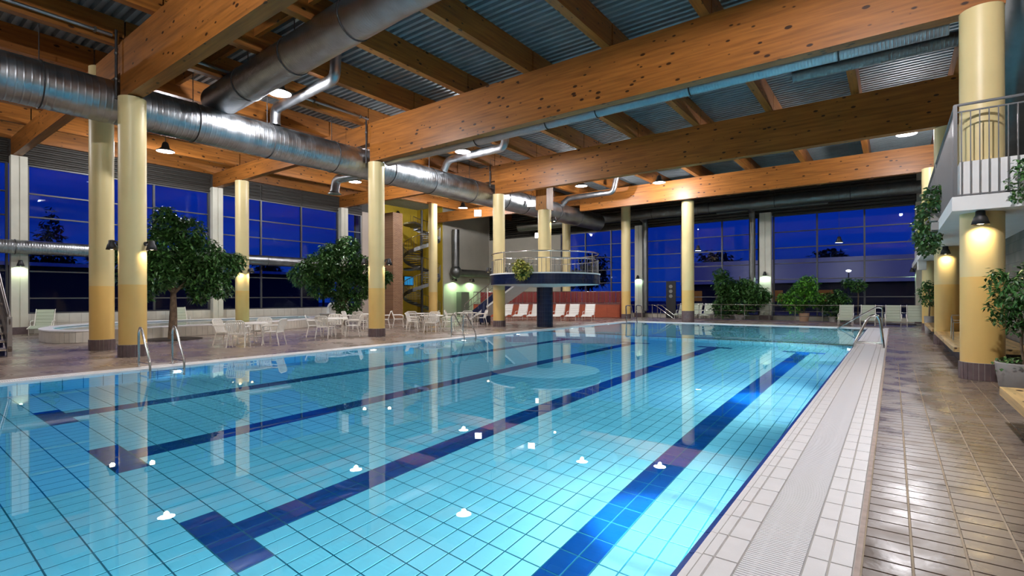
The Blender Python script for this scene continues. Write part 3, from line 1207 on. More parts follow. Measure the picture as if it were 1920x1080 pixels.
wd = empty('wall_duct', (-30.25, 0, 3.80))
tag(wd, 'galvanised duct running across the window wall at mid height', 'duct')
ridged((0, -4, 0), (0, 20.6, 0), 0.30, 0.09, 0.007, 28).build('pipe', GALV, wd, smooth=True)
rings(wd, 'y', (4.9, 8.4, 15.9), (0, 0), 0.30, GALV_D)
for x, lab in ((-7.6, 'dark downpipe duct left of the wide back wall pilaster'), (-15.1, 'dark downpipe duct by the slim far column')):
    o = empty('down_duct', (x, 37.3, 0))
    tag(o, lab, 'duct', 'down ducts on the back wall')
    ridged((0, 0, 0.5), (0, 0, 6.9), 0.2, 0.12, 0.006, 20).build('pipe', GALV_D, o, smooth=True)
    MB().sweep(bend([(0, 0, 6.9), (0, -0.1, 7.3), (0, -0.95, 7.5)], 0.3, 5), 0.2, 18).build('elbow', GALV_D, o, smooth=True)
vd = empty('down_duct', (-30.4, 32.7, 0))
tag(vd, 'vertical duct with a ball joint on the cream wall', 'duct', 'down ducts on the back wall')
ridged((0, 0, 4.0), (0, 0, 7.4), 0.32, 0.2, 0.006, 20).build('pipe', GALV_D, vd, smooth=True)
MB().lathe([(0.02, 3.15), (0.30, 3.25), (0.46, 3.5), (0.52, 3.75), (0.46, 4.0), (0.30, 4.22), (0.02, 4.3)], n=20).build('ball_joint', GALV_D, vd, smooth=True)
ridged((0, 0.3, 3.7), (0, 5.0, 3.7), 0.30, 0.2, 0.006, 20).build('side_pipe', GALV_D, vd, smooth=True)

# big flexible duct above the balcony
fd = empty('flexible_duct', (2.3, 14.8, 5.0))
tag(fd, 'wide ribbed flexible duct curving down over the balcony', 'duct')
P = bend([(0.15, -0.3, 4.3), (0.05, 0.3, 2.3), (0.3, 3.0, 0.55), (0.9, 5.5, 0.3)], 1.3, 14)
fine, rad = [], []
for a, c in zip(P[:-1], P[1:]):
    n_ = max(1, int((c - a).length / 0.045))
    for k in range(n_):
        fine.append(a + (c - a) * (k / n_))
        rad.append(0.58 + (0.034 if len(fine) % 2 else 0))
MB().sweep(fine, rad, 28).build('pipe', GALV_D, fd, smooth=True)

# conduit pipes and sprinkler line along a purlin
for (x, y0, y1, z, lab) in ((-17.05, -4, 4.7, 8.75, 'thin conduit pipe leading to the frontmost column'),
                            (-16.95, 6.0, 13.1, 8.75, 'thin conduit pipe leading to the second poolside column')):
    o = empty('conduit', (x, y0, z))
    tag(o, lab, 'pipe', 'ceiling conduits')
    MB().sweep([(0, 0, 0), (0, y1 - y0, 0)], 0.045, 10).build('pipe', GALV, o, smooth=True)
    b = MB()
    for k in range(4):
        yy = 0.6 + k * (y1 - y0 - 1) / 3
        b.box(-0.06, yy, -0.06, 0.06, yy + 0.05, 0.06)
    b.build('clip', GALV_D, o)

# ------------------------------------------------------------------ lamps
def flood(x, y, z, label, p=1.0, size=0.36):
    o = empty('ceiling_lamp', (x, y, z))
    tag(o, label, 'lamp', 'round ceiling lamps')
    MB().lathe([(0.07, 0.42), (0.12, 0.36), (0.16, 0.16), (size, 0.03), (size, 0.0), (size - 0.015, 0.0), (size - 0.015, 0.012)], n=28, cap=False).build('housing', DARKST, o, smooth=True)
    MB().lathe([(size - 0.02, 0.008), (size - 0.02, 0.02)], n=28).build('lens', LENS, o)
    MB().sweep([(0, 0, 0.40), (0, 0, 8.9 - z)], 0.015, 6).build('rod', CABLE, o)
    light('ceiling_light', 'POINT', (0, 0, -0.13), P_CEIL * p, (0.985, 0.965, 1.0), o, shadow_soft_size=0.10)
    return o


flood(-15.70, 8.70, 8.10, 'brightest round ceiling lamp, beside the diagonal duct')
flood(-26.0, 9.10, 8.10, 'round ceiling lamp in the side hall nearest the windows')
flood(-24.4, 17.95, 8.10, 'round ceiling lamp above the second indoor tree by the elbow duct')
flood(-25.3, 28.0, 8.10, 'round ceiling lamp near the spiral staircase')
flood(-15.5, 17.15, 8.10, 'round ceiling lamp half hidden behind the long middle beam')
flood(-14.75, 26.7, 8.10, 'round ceiling lamp just behind the beam over the platform')
flood(-10.75, 28.6, 8.10, 'round ceiling lamp over the far end of the pool')
flood(0.45, 26.1, 8.10, 'round ceiling lamp near the balcony columns')
flood(-0.3, 6.4, 8.15, 'round ceiling lamp above the walkway, out of the picture at the top', 1.9)  # unseen lamp, set here to brighten coping and middle beam
flood(-10.0, 0.5, 8.15, 'round ceiling lamp over the near pool end', 0.8)  # out of view, added to light the near part of the hall
flood(-24.0, -0.5, 8.15, 'round ceiling lamp over the near end of the side hall', 0.7)  # out of view as well, added for its light


def sconce(x, y, z, ang, label, lens=WARM, col=(1.0, 0.76, 0.42), p=1.0, arm=0.16):
    """shade hanging on a short bracket; ang = direction pointing away from the column"""
    o = empty('column_lamp', (x, y, z), ang)
    tag(o, label, 'wall lamp', 'bell shaped column lamps')
    MB().lathe([(0.045, 0.26), (0.07, 0.25), (0.075, 0.17), (0.10, 0.13), (0.135, 0.0), (0.128, 0.0), (0.09, 0.12)], cx=arm, n=22, cap=False).build('shade', DARKST, o, smooth=True)
    b = MB()
    b.sweep(bend([(-0.0, 0, 0.18), (arm * 0.5, 0, 0.24), (arm, 0, 0.25)], 0.06), 0.02, 8)
    b.build('bracket', DARKST, o)
    b = MB()
    b.sweep([(-0.02, 0, 0.17), (0.03, 0, 0.17)], 0.06, 14)
    b.build('wall_plate', DARKST, o)
    MB().lathe([(0.02, 0.09), (0.06, 0.07), (0.07, 0.04), (0.05, 0.012), (0.02, 0.005)], cx=arm, n=14).build('bulb', lens, o, smooth=True)
    light('lamp_light', 'SPOT', (arm, 0, -0.02), P_SCONCE * p, col, o, direction=(0, 0, -1), spot_size=math.radians(165), spot_blend=0.35, shadow_soft_size=0.06)
    return o


def on_col(cx, cy, r, az, label, **kw):
    """az: direction from the column axis in world degrees"""
    a = math.radians(az)
    return sconce(cx + r * math.cos(a), cy + r * math.sin(a), 2.9, a, label, **kw)


on_col(-16.70, 5.05, 0.33, 232, 'lamp facing left on the frontmost yellow column')
on_col(-16.70, 5.05, 0.33, 42, 'lamp facing right on the frontmost yellow column')
on_col(-16.82, 13.40, 0.33, 222, 'lamp facing left on the column by the second indoor tree')
on_col(-16.82, 13.40, 0.33, 48, 'lamp facing right on the column by the second indoor tree')
on_col(-17.0, 21.5, 0.34, 205, 'lamp facing left on the column next to the platform')
on_col(-17.0, 21.5, 0.34, 30, 'lamp facing right on the column next to the platform')
on_col(-27.9, 13.35, 0.34, 215, 'leftmost lamp on the column by the hot tub')
on_col(-27.9, 13.35, 0.34, 322, 'front lamp on the column by the hot tub')
on_col(-27.9, 13.35, 0.34, 40, 'right-hand lamp on the column by the hot tub')
on_col(1.36, 13.2, 0.335, 262, 'big lamp on the nearest walkway column under the balcony', p=1.2)
on_col(1.40, 21.7, 0.335, 262, 'lamp on the second walkway column under the balcony', p=1.1)
sconce(-30.6, 5.11, 2.98, 0.0, 'lamp on the leftmost window pilaster', lens=COOLG, col=(0.80, 1.0, 0.66))
sconce(-30.6, 13.31, 2.98, 0.0, 'lamp on the window pilaster behind the first tree', lens=COOLG, col=(0.80, 1.0, 0.66))
sconce(1.05, 37.6, 2.95, math.pi, 'small lamp at the back wall corner by the walkway', lens=COOLG, col=(0.62, 1.0, 0.72))
sconce(-6.85, 37.5, 2.95, -math.pi / 2, 'lamp on the wide back wall pilaster above the plants', lens=COOLG, col=(0.62, 1.0, 0.72))
sconce(-15.75, 37.5, 2.95, -math.pi / 2, 'lamp on the back pilaster beside the slim column', lens=COOLG, col=(0.62, 1.0, 0.72))
sconce(-30.97, 32.9, 2.95, 0.0, 'lamp on the cream wall below the ball joint duct', lens=COOLG, col=(0.55, 1.0, 0.50), p=5.0, arm=0.4)
sconce(-30.97, 35.2, 2.95, 0.0, 'second lamp on the green lit cream wall', lens=COOLG, col=(0.55, 1.0, 0.50), p=5.0, arm=0.4)
sconce(-14.48, 22.94, 5.55, 0.58, 'lamp high on the yellow column above the platform')


def pendant(x, y, z, top, label):
    o = empty('pendant_lamp', (x, y, z))
    tag(o, label, 'lamp', 'pendant lamps by the back windows')
    MB().lathe([(0.05, 0.36), (0.09, 0.34), (0.11, 0.2), (0.22, 0.0), (0.21, 0.0), (0.10, 0.18)], n=22, cap=False).build('shade', DARKST, o, smooth=True)
    MB().lathe([(0.19, 0.01), (0.19, 0.02)], n=18).build('lens', COOLG, o)
    MB().sweep([(0, 0, 0.35), (0, 0, top - z)], 0.008, 6).build('cord', CABLE, o)
    light('pendant_light', 'SPOT', (0, 0, -0.02), 60, (0.85, 1.0, 0.8), o, direction=(0, 0, -1), spot_size=math.radians(150), spot_blend=0.3, shadow_soft_size=0.1)


pendant(-2.52, 35.3, 4.68, 9.36, 'pendant lamp before the back windows nearest the walkway')
pendant(-10.58, 35.3, 4.66, 9.36, 'pendant lamp before the back windows next to the mosaic footed column')


def floodlight(x, y, z, az, label):
    o = empty('floodlight', (x, y, z), az)
    tag(o, label, 'floodlight', 'square white floodlights')
    MB().box(-0.05, -0.22, -0.2, 0.10, 0.22, 0.2).build('housing', WHITE, o)
    MB().box(0.10, -0.19, -0.17, 0.112, 0.19, 0.17).build('lens', LENS, o)
    MB().sweep([(-0.02, 0, 0.15), (-0.02, 0, 9.36 - z)], 0.012, 6).build('rod', DARKST, o)


floodlight(-16.9, 24.6, 7.0, -1.2, 'white floodlight on the duct above the platform')
floodlight(-21.5, 32.2, 6.2, -1.3, 'lit floodlight hanging before the dark back wall')
floodlight(-19.6, 23.0, 6.5, -1.0, 'lit floodlight left of the column by the platform')

o = empty('strip_light', (-6.5, 36.9, 7.35))
tag(o, 'long grey strip light fitting below the back wall duct', 'light fitting')
MB().box(-3.3, -0.07, -0.07, 3.3, 0.07, 0.07).build('housing', GALV_D, o)
MB().box(-3.25, -0.05, -0.085, 3.25, 0.05, -0.07).build('diffuser', mat('grey_diffuser', (0.3, 0.3, 0.29), 0.5), o)

# ------------------------------------------------------------------ round platform
PXC, PYC, PR = -14.77, 22.75, 2.85
pf = empty('round_platform', (PXC, PYC, 0))
tag(pf, 'round raised platform with navy tiled rim on a single navy column', 'platform')
NAVY_T = mat('navy_glazed_tile', (0.004, 0.010, 0.042), 0.25, noise=0.2, nscale=5)
NAVY_G = mat('navy_grout', (0.012, 0.026, 0.07), 0.7)


def ring_tiles(r, z0, z1, rows, cols, parent, name):
    b = MB()
    hz = (z1 - z0) / rows
    h = math.pi / cols - 0.006 / r
    for i in range(rows):
        for k in range(cols):
            a = 2 * math.pi * k / cols
            za, zb_ = z0 + i * hz + 0.005, z0 + (i + 1) * hz - 0.005
            vs = [(rr * math.cos(a + q), rr * math.sin(a + q), z) for rr in (r - 0.004, r + 0.008) for q in (-h, h) for z in (za, zb_)]
            b.add(vs, [(4, 6, 7, 5), (5, 7, 3, 1), (0, 2, 6, 4), (4, 5, 1, 0), (2, 3, 7, 6)])
    return tag(b.build(name, NAVY_T, parent), kind='stuff')


MB().lathe([(0.42, 0), (0.42, 2.1)], n=48).build('support', NAVY_G, pf, smooth=True)
ring_tiles(0.42, 0.0, 2.08, 10, 22, pf, 'support_tiles')
ring_tiles(PR + 0.015, 2.22, 2.70, 2, 110, pf, 'rim_tiles')
MB().lathe([(0.42, 2.08), (PR - 0.12, 2.2), (PR, 2.2)], n=64, cap=False).build('soffit', WHITE, pf, smooth=True)
MB().lathe([(PR, 2.2), (PR + 0.015, 2.22), (PR + 0.015, 2.70), (PR, 2.72)], n=110, cap=False).build('rim', NAVY_G, pf, smooth=True)
MB().lathe([(PR + 0.05, 2.70), (PR + 0.05, 2.76)], n=64).build('deck', WHITE, pf)
MB().lathe([(0.35, 2.76), (0.35, 6.15)], n=36).build('upper_column', YEL_UP, pf, smooth=True)
MB().box(-0.33, -0.33, 6.15, 0.33, 0.33, 8.6).build('timber_post', WOOD_Z, pf)
rl = MB()
for z, rr in ((3.78, 0.03), (3.45, 0.02)):
    rl.sweep([((PR - 0.05) * math.cos(2 * math.pi * k / 64), (PR - 0.05) * math.sin(2 * math.pi * k / 64), z) for k in range(64)], rr, 8, closed=True)
rail = rl.build('railing', STEEL, pf, smooth=True)
bm = MB().sweep([(0, 0, 2.76), (0, 0, 3.45)], 0.012, 6).mesh('baluster', RAIL_G)
pmesh = MB().sweep([(0, 0, 2.76), (0, 0, 3.78)], 0.025, 8).mesh('post', STEEL)
for k in range(84):
    a = 2 * math.pi * k / 84
    inst('baluster' if k % 12 else 'post', bm if k % 12 else pmesh, ((PR - 0.05) * math.cos(a), (PR - 0.05) * math.sin(a), 0), rail)

# stair from the platform
sa, sb = Vector((-17.2, 24.4, 2.62)), Vector((-22.4, 25.7, 0.1))
sd = empty('blue_stair', (0, 0, 0))
tag(sd, 'navy stair with white underside leading down from the round platform', 'stair')
dxy = Vector((sb.x - sa.x, sb.y - sa.y, 0)).normalized()
nrm = Vector((-dxy.y, dxy.x, 0))
for s in (-0.6, 0.6):
    b = MB()
    b.bar(sa + nrm * s, sb + nrm * s, 0.06, 0.34)
    b.build('stringer', NAVY_P, sd)
b = MB()
b.bar(sa - Vector((0, 0, 0.24)), sb - Vector((0, 0, 0.24)), 1.2, 0.14)
b.build('underside', WHITE, sd)
tm = None
for k in range(14):
    p = sa.lerp(sb, (k + 0.5) / 14)
    b = MB()
    b.bar(p - nrm * 0.57 + Vector((0, 0, 0.1)), p + nrm * 0.57 + Vector((0, 0, 0.1)), 0.3, 0.05)
    b.build('tread', NAVY_P, sd)
for s in (-0.62, 0.62):
    b = MB()
    up = Vector((0, 0, 1.0))
    b.sweep([sa + nrm * s + up, sb + nrm * s + up], 0.028, 8)
    b.sweep([sa + nrm * s + up * 0.6, sb + nrm * s + up * 0.6], 0.015, 6)
    for k in range(8):
        p = sa.lerp(sb, k / 7) + nrm * s
        b.sweep([p, p + up], 0.016, 6)
    b.build('handrail', STEEL, sd, smooth=True)

# spiral staircase
spx, spy, spr = -30.6, 28.9, 1.5
sp = empty('spiral_staircase', (spx, spy, 0))
tag(sp, 'dark steel spiral staircase winding up three storeys beside the brick pier', 'stair')
MB().sweep([(0, 0, 0), (0, 0, 8.6)], 0.10, 14).build('pole', DARKST, sp, smooth=True)
N, turns, ht = 44, 2.35, 7.3
tr = MB()
w = 2 * math.pi * turns / N
tr.add([(0.09, -0.05, 0), (spr * math.cos(-w / 1.6), spr * math.sin(-w / 1.6), 0), (spr * math.cos(w / 1.6), spr * math.sin(w / 1.6), 0), (0.09, 0.05, 0),
        (0.09, -0.05, 0.05), (spr * math.cos(-w / 1.6), spr * math.sin(-w / 1.6), 0.05), (spr * math.cos(w / 1.6), spr * math.sin(w / 1.6), 0.05), (0.09, 0.05, 0.05)],
       [(3, 2, 1, 0), (4, 5, 6, 7), (0, 1, 5, 4), (1, 2, 6, 5), (2, 3, 7, 6), (3, 0, 4, 7)])
trm = tr.mesh('tread', GALV_D)
h1, h2, ba = [], [], MB()
for k in range(N):
    a = w * k + 1.0
    z = 0.15 + ht * k / N
    inst('tread', trm, (0, 0, z), sp, (0, 0, a))
    p = (spr * math.cos(a), spr * math.sin(a))
    h1.append((p[0], p[1], z + 1.0))
    h2.append((p[0], p[1], z + 0.0))
    ba.sweep([(p[0], p[1], z), (p[0], p[1], z + 1.0)], 0.014, 5)
    a2 = a + w / 2
    z2 = z + ht / N / 2
    q = (spr * math.cos(a2), spr * math.sin(a2))
    ba.sweep([(q[0], q[1], z2), (q[0], q[1], z2 + 1.0)], 0.012, 5)
ba.build('balusters', RAIL_G, sp)
MB().sweep(h1, 0.03, 8).build('handrail', STEEL, sp, smooth=True)
b = MB()
vs, fs = [], []
for k, p in enumerate(h2):
    vs += [(p[0], p[1], p[2] - 0.16), (p[0], p[1], p[2] + 0.12), (p[0] * 0.97, p[1] * 0.97, p[2] + 0.12), (p[0] * 0.97, p[1] * 0.97, p[2] - 0.16)]
    if k:
        o_ = 4 * k
        for j in range(4):
            j2 = (j + 1) % 4
            fs.append((o_ - 4 + j, o_ - 4 + j2, o_ + j2, o_ + j))
b.add(vs, fs).build('stringer', GALV_D, sp)
for z in (7.35, 3.75):
    b = MB()
    b.prism([(spr * 0.98 * math.cos(t), spr * 0.98 * math.sin(t)) for t in [math.radians(q) for q in range(175, 300, 12)]] + [(-0.05, -0.05)], z, z + 0.14)
    b.build('landing', GALV_D, sp)
o = empty('wall_screen', (-34.1, 30.6, 3.0), 0)
tag(o, 'small blue lit screen on the yellow wall below the spiral stair', 'screen')
MB().box(0, -0.55, -0.42, 0.08, 0.55, 0.42).build('casing', DARKST, o)
MB().box(0.08, -0.5, -0.36, 0.09, 0.5, 0.36).build('display', SCREEN, o)
light('stair_lamp_light', 'POINT', (-31.5, 27.2, 7.9), 70, (1.0, 0.86, 0.45), shadow_soft_size=0.12)
o = empty('stair_lamp', (-31.5, 27.2, 8.1))
tag(o, 'small round lamp above the top of the spiral stair', 'lamp')
MB().lathe([(0.05, 0.3), (0.16, 0.2), (0.17, 0.0)], n=18, cap=False).build('shade', DARKST, o, smooth=True)
MB().lathe([(0.15, -0.02), (0.15, 0.02)], n=18).build('lens', WARM, o)

# red walls behind the loungers
o = empty('red_counter', (0, 0, 0))
tag(o, 'low orange red panelled wall behind the white loungers', 'partition')
A, B = Vector((-26.2, 30.2, 0)), Vector((-16.2, 35.1, 0))
dv = (B - A)
for k in range(12):
    p, q = A + dv * (k / 12), A + dv * ((k + 0.985) / 12)
    b = MB()
    b.bar(p + Vector((0, 0, 0.52)), q + Vector((0, 0, 0.52)), 0.12, 0.98)
    b.build('panel', RED, o)
MB().bar(A + Vector((0, 0, 1.03)), B + Vector((0, 0, 1.03)), 0.2, 0.04).build('capping', BASE_TILE, o)
b = MB()
for z, r_ in ((1.95, 0.025), (1.12, 0.018)):
    b.sweep([A + Vector((0, 0, z)), B + Vector((0, 0, z))], r_, 8)
b.build('rail', STEEL, o, smooth=True)
bar_m = MB().sweep([(0, 0, 1.04), (0, 0, 1.95)], 0.012, 6).mesh('baluster', STEEL)
for k in range(41):
    p = A + dv * (k / 40)
    inst('baluster', bar_m, (p.x, p.y, 0), o)
o = empty('red_back_wall', (0, 0, 0))
tag(o, 'dark red vertical boarded wall behind the baluster railing', 'partition')
off = Vector((-0.55, 1.5, 0))
for k in range(26):
    p, q = A + off + dv * (k / 26), A + off + dv * ((k + 0.95) / 26)
    b = MB()
    b.bar(p + Vector((0, 0, 1.0)), q + Vector((0, 0, 1.0)), 0.1, 2.0)
    b.build('board', RED_D, o)

# ------------------------------------------------------------------ hot tub
tub_poly = [(-23.0, 5.3), (-23.05, 6.4), (-23.2, 7.8), (-23.35, 9.5), (-23.55, 11.3), (-24.0, 13.2), (-24.7, 14.9), (-25.7, 16.3), (-27.2, 17.4), (-28.6, 17.8),
            (-29.7, 17.2), (-29.75, 8.2), (-28.6, 6.4), (-27.2, 5.3), (-25.6, 4.75), (-24.2, 4.68), (-23.4, 4.85)]

for _ in range(2):
    q_ = []
    for i in range(len(tub_poly)):
        a_, c_ = tub_poly[i], tub_poly[(i + 1) % len(tub_poly)]
        q_ += [(a_[0] * 0.75 + c_[0] * 0.25, a_[1] * 0.75 + c_[1] * 0.25), (a_[0] * 0.25 + c_[0] * 0.75, a_[1] * 0.25 + c_[1] * 0.75)]
    tub_poly = q_


def inset(poly, d):
    n = len(poly)
    out = []
    for i in range(n):
        p0, p1, p2 = Vector(poly[i - 1]), Vector(poly[i]), Vector(poly[(i + 1) % n])
        a, c = (p1 - p0).normalized(), (p2 - p1).normalized()
        na, nc = Vector((-a.y, a.x)), Vector((-c.y, c.x))
        m = (na + nc).normalized()
        out.append(tuple(p1 + m * (d / max(0.4, m.dot(na)))))
    return out


area = sum(tub_poly[i - 1][0] * tub_poly[i][1] - tub_poly[i][0] * tub_poly[i - 1][1] for i in range(len(tub_poly)))
if area < 0:
    tub_poly = tub_poly[::-1]
inn = inset(tub_poly, 0.34)
tub = empty('hot_tub', (0, 0, 0))
tag(tub, 'low curved hot tub basin with cream tiled wall and white rim by the windows', 'hot tub')
n = len(tub_poly)


def ring(poly_o, poly_i, z0, z1):
    b = MB()
    vs = [(x, y, z0) for x, y in poly_o] + [(x, y, z1) for x, y in poly_o] + [(x, y, z1) for x, y in poly_i] + [(x, y, z0) for x, y in poly_i]
    m = len(poly_o)
    fs = []
    for i in range(m):
        j = (i + 1) % m
        for L0 in range(3):
            fs.append((L0 * m + i, L0 * m + j, (L0 + 1) * m + j, (L0 + 1) * m + i))
    b.add(vs, fs)
    return b


shell = ring(tub_poly, inn, 0.0, 0.40).build('shell', GROUT_L, tub)
ring(inset(tub_poly, -0.03), inset(tub_poly, 0.37), 0.40, 0.45).build('rim', COPE_TILE, tub)
MB().prism(inn, 0.01, 0.06).build('tub_floor', POOL_TILE, tub)
MB().prism(inset(tub_poly, 0.33), 0.07, 0.385).build('tub_water', SPA_WATER, tub)
tt = MB()
tt.box(-0.135, 0, 0.01, 0.135, 0.012, 0.39)
ttm = tt.mesh('tub_tile', SPA_T)
for i in range(n):
    p, q = Vector(tub_poly[i]), Vector(tub_poly[(i + 1) % n])
    L_ = (q - p).length
    k = max(1, round(L_ / 0.285))
    ang = math.atan2(q.y - p.y, q.x - p.x)
    mid = (p + q) / 2
    if mid.x < -28.9:
        continue
    for j in range(k):
        c = p.lerp(q, (j + 0.5) / k)
        o_ = inst('tub_tile', ttm, (c.x, c.y, 0), shell, (0, 0, ang + math.pi))
        o_.scale.x = L_ / k / 0.285
for (x, y) in ((-23.62, 7.4), (-23.98, 11.1), (-26.0, 15.7), (-25.0, 5.25)):  # hidden lamps added behind the front rim to brighten the tub water
    MB().lathe([(0.05, 0.17), (0.05, 0.23)], cx=x, cy=y, n=12).build('tub_lamp', LENS, tub)
    light('tub_light', 'POINT', (x - 0.12, y, 0.2), 170, (0.9, 1.0, 1.0), None, shadow_soft_size=0.03)
o = empty('fountain_spout', (-28.9, 19.2, 0))
tag(o, 'white shell shaped water spout behind the hot tub', 'spout')
MB().lathe([(0.5, 0), (0.5, 0.5), (0.55, 0.55)], n=24).build('pedestal', DADO_T, o, smooth=True)
MB().sweep(bend([(0, 0, 0.5), (0.1, 0, 1.1), (0.9, 0.2, 1.2), (1.2, 0.25, 0.9)], 0.3), [0.12] * 4 + [0.14] * 4 + [0.16] * 6, 14).build('spout', WHITE, o, smooth=True)


# ------------------------------------------------------------------ plants
def leaves(b, pts, size, rnd, droop=0.3, aspect=0.45):
    for p in pts:
        L_ = size * rnd.uniform(0.7, 1.3)
        az = rnd.uniform(0, 6.283)
        el = rnd.uniform(-0.9, 0.6) - droop
        d = Vector((math.cos(az) * math.cos(el), math.sin(az) * math.cos(el), math.sin(el)))
        up = Vector((rnd.uniform(-0.5, 0.5), rnd.uniform(-0.5, 0.5), 1)).normalized()
        r = d.cross(up)
        if r.length < 0.05:
            continue
        r = r.normalized() * L_ * aspect / 2
        p = Vector(p)
        fold = up * (L_ * 0.08)
        b.add([p, p + d * L_ * 0.45 + r + fold, p + d * L_, p + d * L_ * 0.45 - r + fold], [(0, 1, 2), (0, 2, 3)])


def blob_points(rnd, blobs, n):
    tot = sum(q[3] ** 2 for q in blobs)
    out = []
    for (x, y, z, r) in blobs:
        for _ in range(int(n * r * r / tot)):
            d = Vector((rnd.gauss(0, 1), rnd.gauss(0, 1), rnd.gauss(0, 1))).normalized()
            rr = r * (rnd.uniform(0.35, 1.0) ** 0.5)
            out.append((x + d.x * rr, y + d.y * rr, z + d.z * rr * 0.85))
    return out


def tree(name, loc, trunk, branches, blobs, n, size, label, seed, leafmat=LEAF, pot=None, cat='tree', r0=0.11):
    rnd = random.Random(seed)
    o = empty(name, loc)
    tag(o, label, cat)
    m = len(trunk)
    tb = MB()
    tb.sweep(bend(trunk, 0.4, 3), [r0 * (1 - 0.5 * i / max(1, len(bend(trunk, 0.4, 3)) - 1)) for i in range(len(bend(trunk, 0.4, 3)))], 10)
    tb.build('trunk', BARK, o, smooth=True)
    for bp in branches:
        MB().sweep(bp, [r0 * 0.42 * (1 - 0.6 * i / (len(bp) - 1)) for i in range(len(bp))], 7).build('branch', BARK, o, smooth=True)
    b = MB()
    leaves(b, blob_points(rnd, blobs, n), size, rnd)
    tag(b.build('foliage', leafmat, o), kind='stuff')
    return o


rt = random.Random(3)
# first tree: round spreading ficus
crown = [(-0.1, -0.2, 3.3, 1.15), (0.1, 0.9, 3.2, 1.0), (0.0, 1.7, 2.85, 0.75), (-0.2, -1.0, 3.2, 0.85), (0.4, 0.3, 4.1, 0.75), (-0.5, 0.0, 4.35, 0.65), (0.4, -0.6, 2.5, 0.75),
         (0.2, 1.0, 2.35, 0.75), (-0.7, 0.6, 2.6, 0.8), (0.2, -0.3, 4.75, 0.35), (0.3, 2.2, 3.1, 0.45), (-0.4, -1.2, 2.35, 0.5), (0.3, 1.6, 2.0, 0.5), (0.2, -0.9, 1.85, 0.4), (0.3, 0.8, 1.7, 0.4)]
tree('ficus_tree', (-22.1, 7.95, 0), [(0, 0, 0), (0.05, 0.02, 0.9), (-0.05, 0.05, 1.8), (0, 0.1, 3.2)],
     [[(0, 0, 1.7), (0.2, 0.7, 2.5), (0.2, 1.3, 3.0)], [(0, 0, 1.8), (-0.3, -0.6, 2.6), (-0.3, -1.0, 3.1)], [(0, 0, 2.0), (0.3, 0.2, 3.0), (0.4, 0.3, 4.0)]],
     crown, 15000, 0.19, 'leafy indoor ficus tree with a bare trunk by the hot tub', 11, r0=0.15)
crown2 = [(0, 0, 3.6, 1.3), (0.2, -1.5, 3.2, 1.1), (0.0, -2.4, 2.8, 0.8), (0.1, 1.4, 3.2, 1.1), (0, 2.6, 2.8, 0.8), (0.2, 0.3, 4.6, 0.7), (0.2, -0.6, 2.3, 1.0), (0.1, 0.9, 2.2, 1.0),
          (0.2, 0.2, 1.3, 0.9), (0, -1.4, 2.1, 0.7), (0, 3.2, 2.9, 0.45), (0.1, 2.2, 2.0, 0.6), (0.1, -0.8, 4.1, 0.7)]
tree('ficus_tree', (-25.6, 17.9, 0), [(0, 0, 0), (0.05, 0, 1.0), (0, 0.05, 3.4)], [[(0, 0, 1.0), (0.1, 1.0, 2.4), (0, 1.8, 3.0)], [(0, 0, 1.1), (0, -1.0, 2.3), (0, -1.9, 3.0)]],
     crown2, 17000, 0.21, 'dense dark ficus tree with foliage down low, beyond the second table', 12, r0=0.16)
b = MB()
b.lathe([(1.0, 0.001), (1.0, 0.02), (0.95, 0.022)], n=36)
o = b.build('tree_pit', SOIL, None, loc=(-22.1, 7.95, 0))
tag(o, 'round soil pit in the deck at the foot of the first ficus', 'planting pit')

# potted plant by the nearest walkway column
pp = empty('potted_ficus', (1.80, 12.0, 0))
tag(pp, 'potted ficus with glossy leaves in a grey planter beside the nearest walkway column', 'plant')
MB().lathe([(0.30, 0.0), (0.36, 0.06), (0.41, 0.45), (0.41, 0.47), (0.37, 0.47), (0.36, 0.40)], n=36, cap=False).build('planter', POT_G, pp, smooth=True)
MB().lathe([(0.365, 0.39), (0.365, 0.41)], n=24).build('soil', SOIL, pp)
for k, (dx, dy) in enumerate(((-0.04, 0.0), (0.03, 0.03), (0.05, -0.03))):
    MB().sweep(bend([(dx, dy, 0.4), (dx * 1.6 - 0.02, dy, 0.8), (dx * 1.2, dy * 2, 1.15), (dx * 3 - 0.05, dy * 3, 1.6)], 0.2, 3), 0.019, 8).build('stem', BARK, pp, smooth=True)
rl_ = random.Random(21)
pblobs = [(-0.08, -0.1, 1.62, 0.38), (-0.26, -0.1, 1.42, 0.28), (0.2, -0.1, 1.6, 0.36), (-0.04, -0.1, 1.30, 0.30), (-0.32, -0.15, 1.80, 0.24), (0.08, -0.05, 1.98, 0.26), (0.33, 0.1, 1.4, 0.25), (-0.14, -0.1, 1.08, 0.18), (-0.36, -0.1, 1.2, 0.14), (-0.4, -0.15, 1.98, 0.12)]
lm = MB()
lm.add([(0, 0, 0), (0.05, 0.022, 0.010), (0.105, 0, -0.015), (0.05, -0.022, 0.010), (0.05, 0, 0.0)], [(0, 4, 1), (4, 2, 1), (0, 3, 4), (4, 3, 2)])
lme = lm.mesh('leaf', LEAF2)
fol = MB()
pts = blob_points(rl_, pblobs, 1900)
rl_.shuffle(pts)
cdir = Vector((-1.83, -12.05, 0)).normalized()
pts.sort(key=lambda q: -(q[0] * cdir.x + q[1] * cdir.y))
for p in pts[:300]:
    o_ = inst('leaf', lme, p, pp, (rl_.uniform(-0.7, 0.7), rl_.uniform(0.0, 1.2), rl_.uniform(0, 6.28)))
    s_ = rl_.uniform(0.8, 1.25)
    o_.scale = (s_, s_, s_)
leaves(fol, pts[300:], 0.10, rl_)
tag(fol.build('foliage', LEAF2, pp), kind='stuff')
b = MB()
ip = []
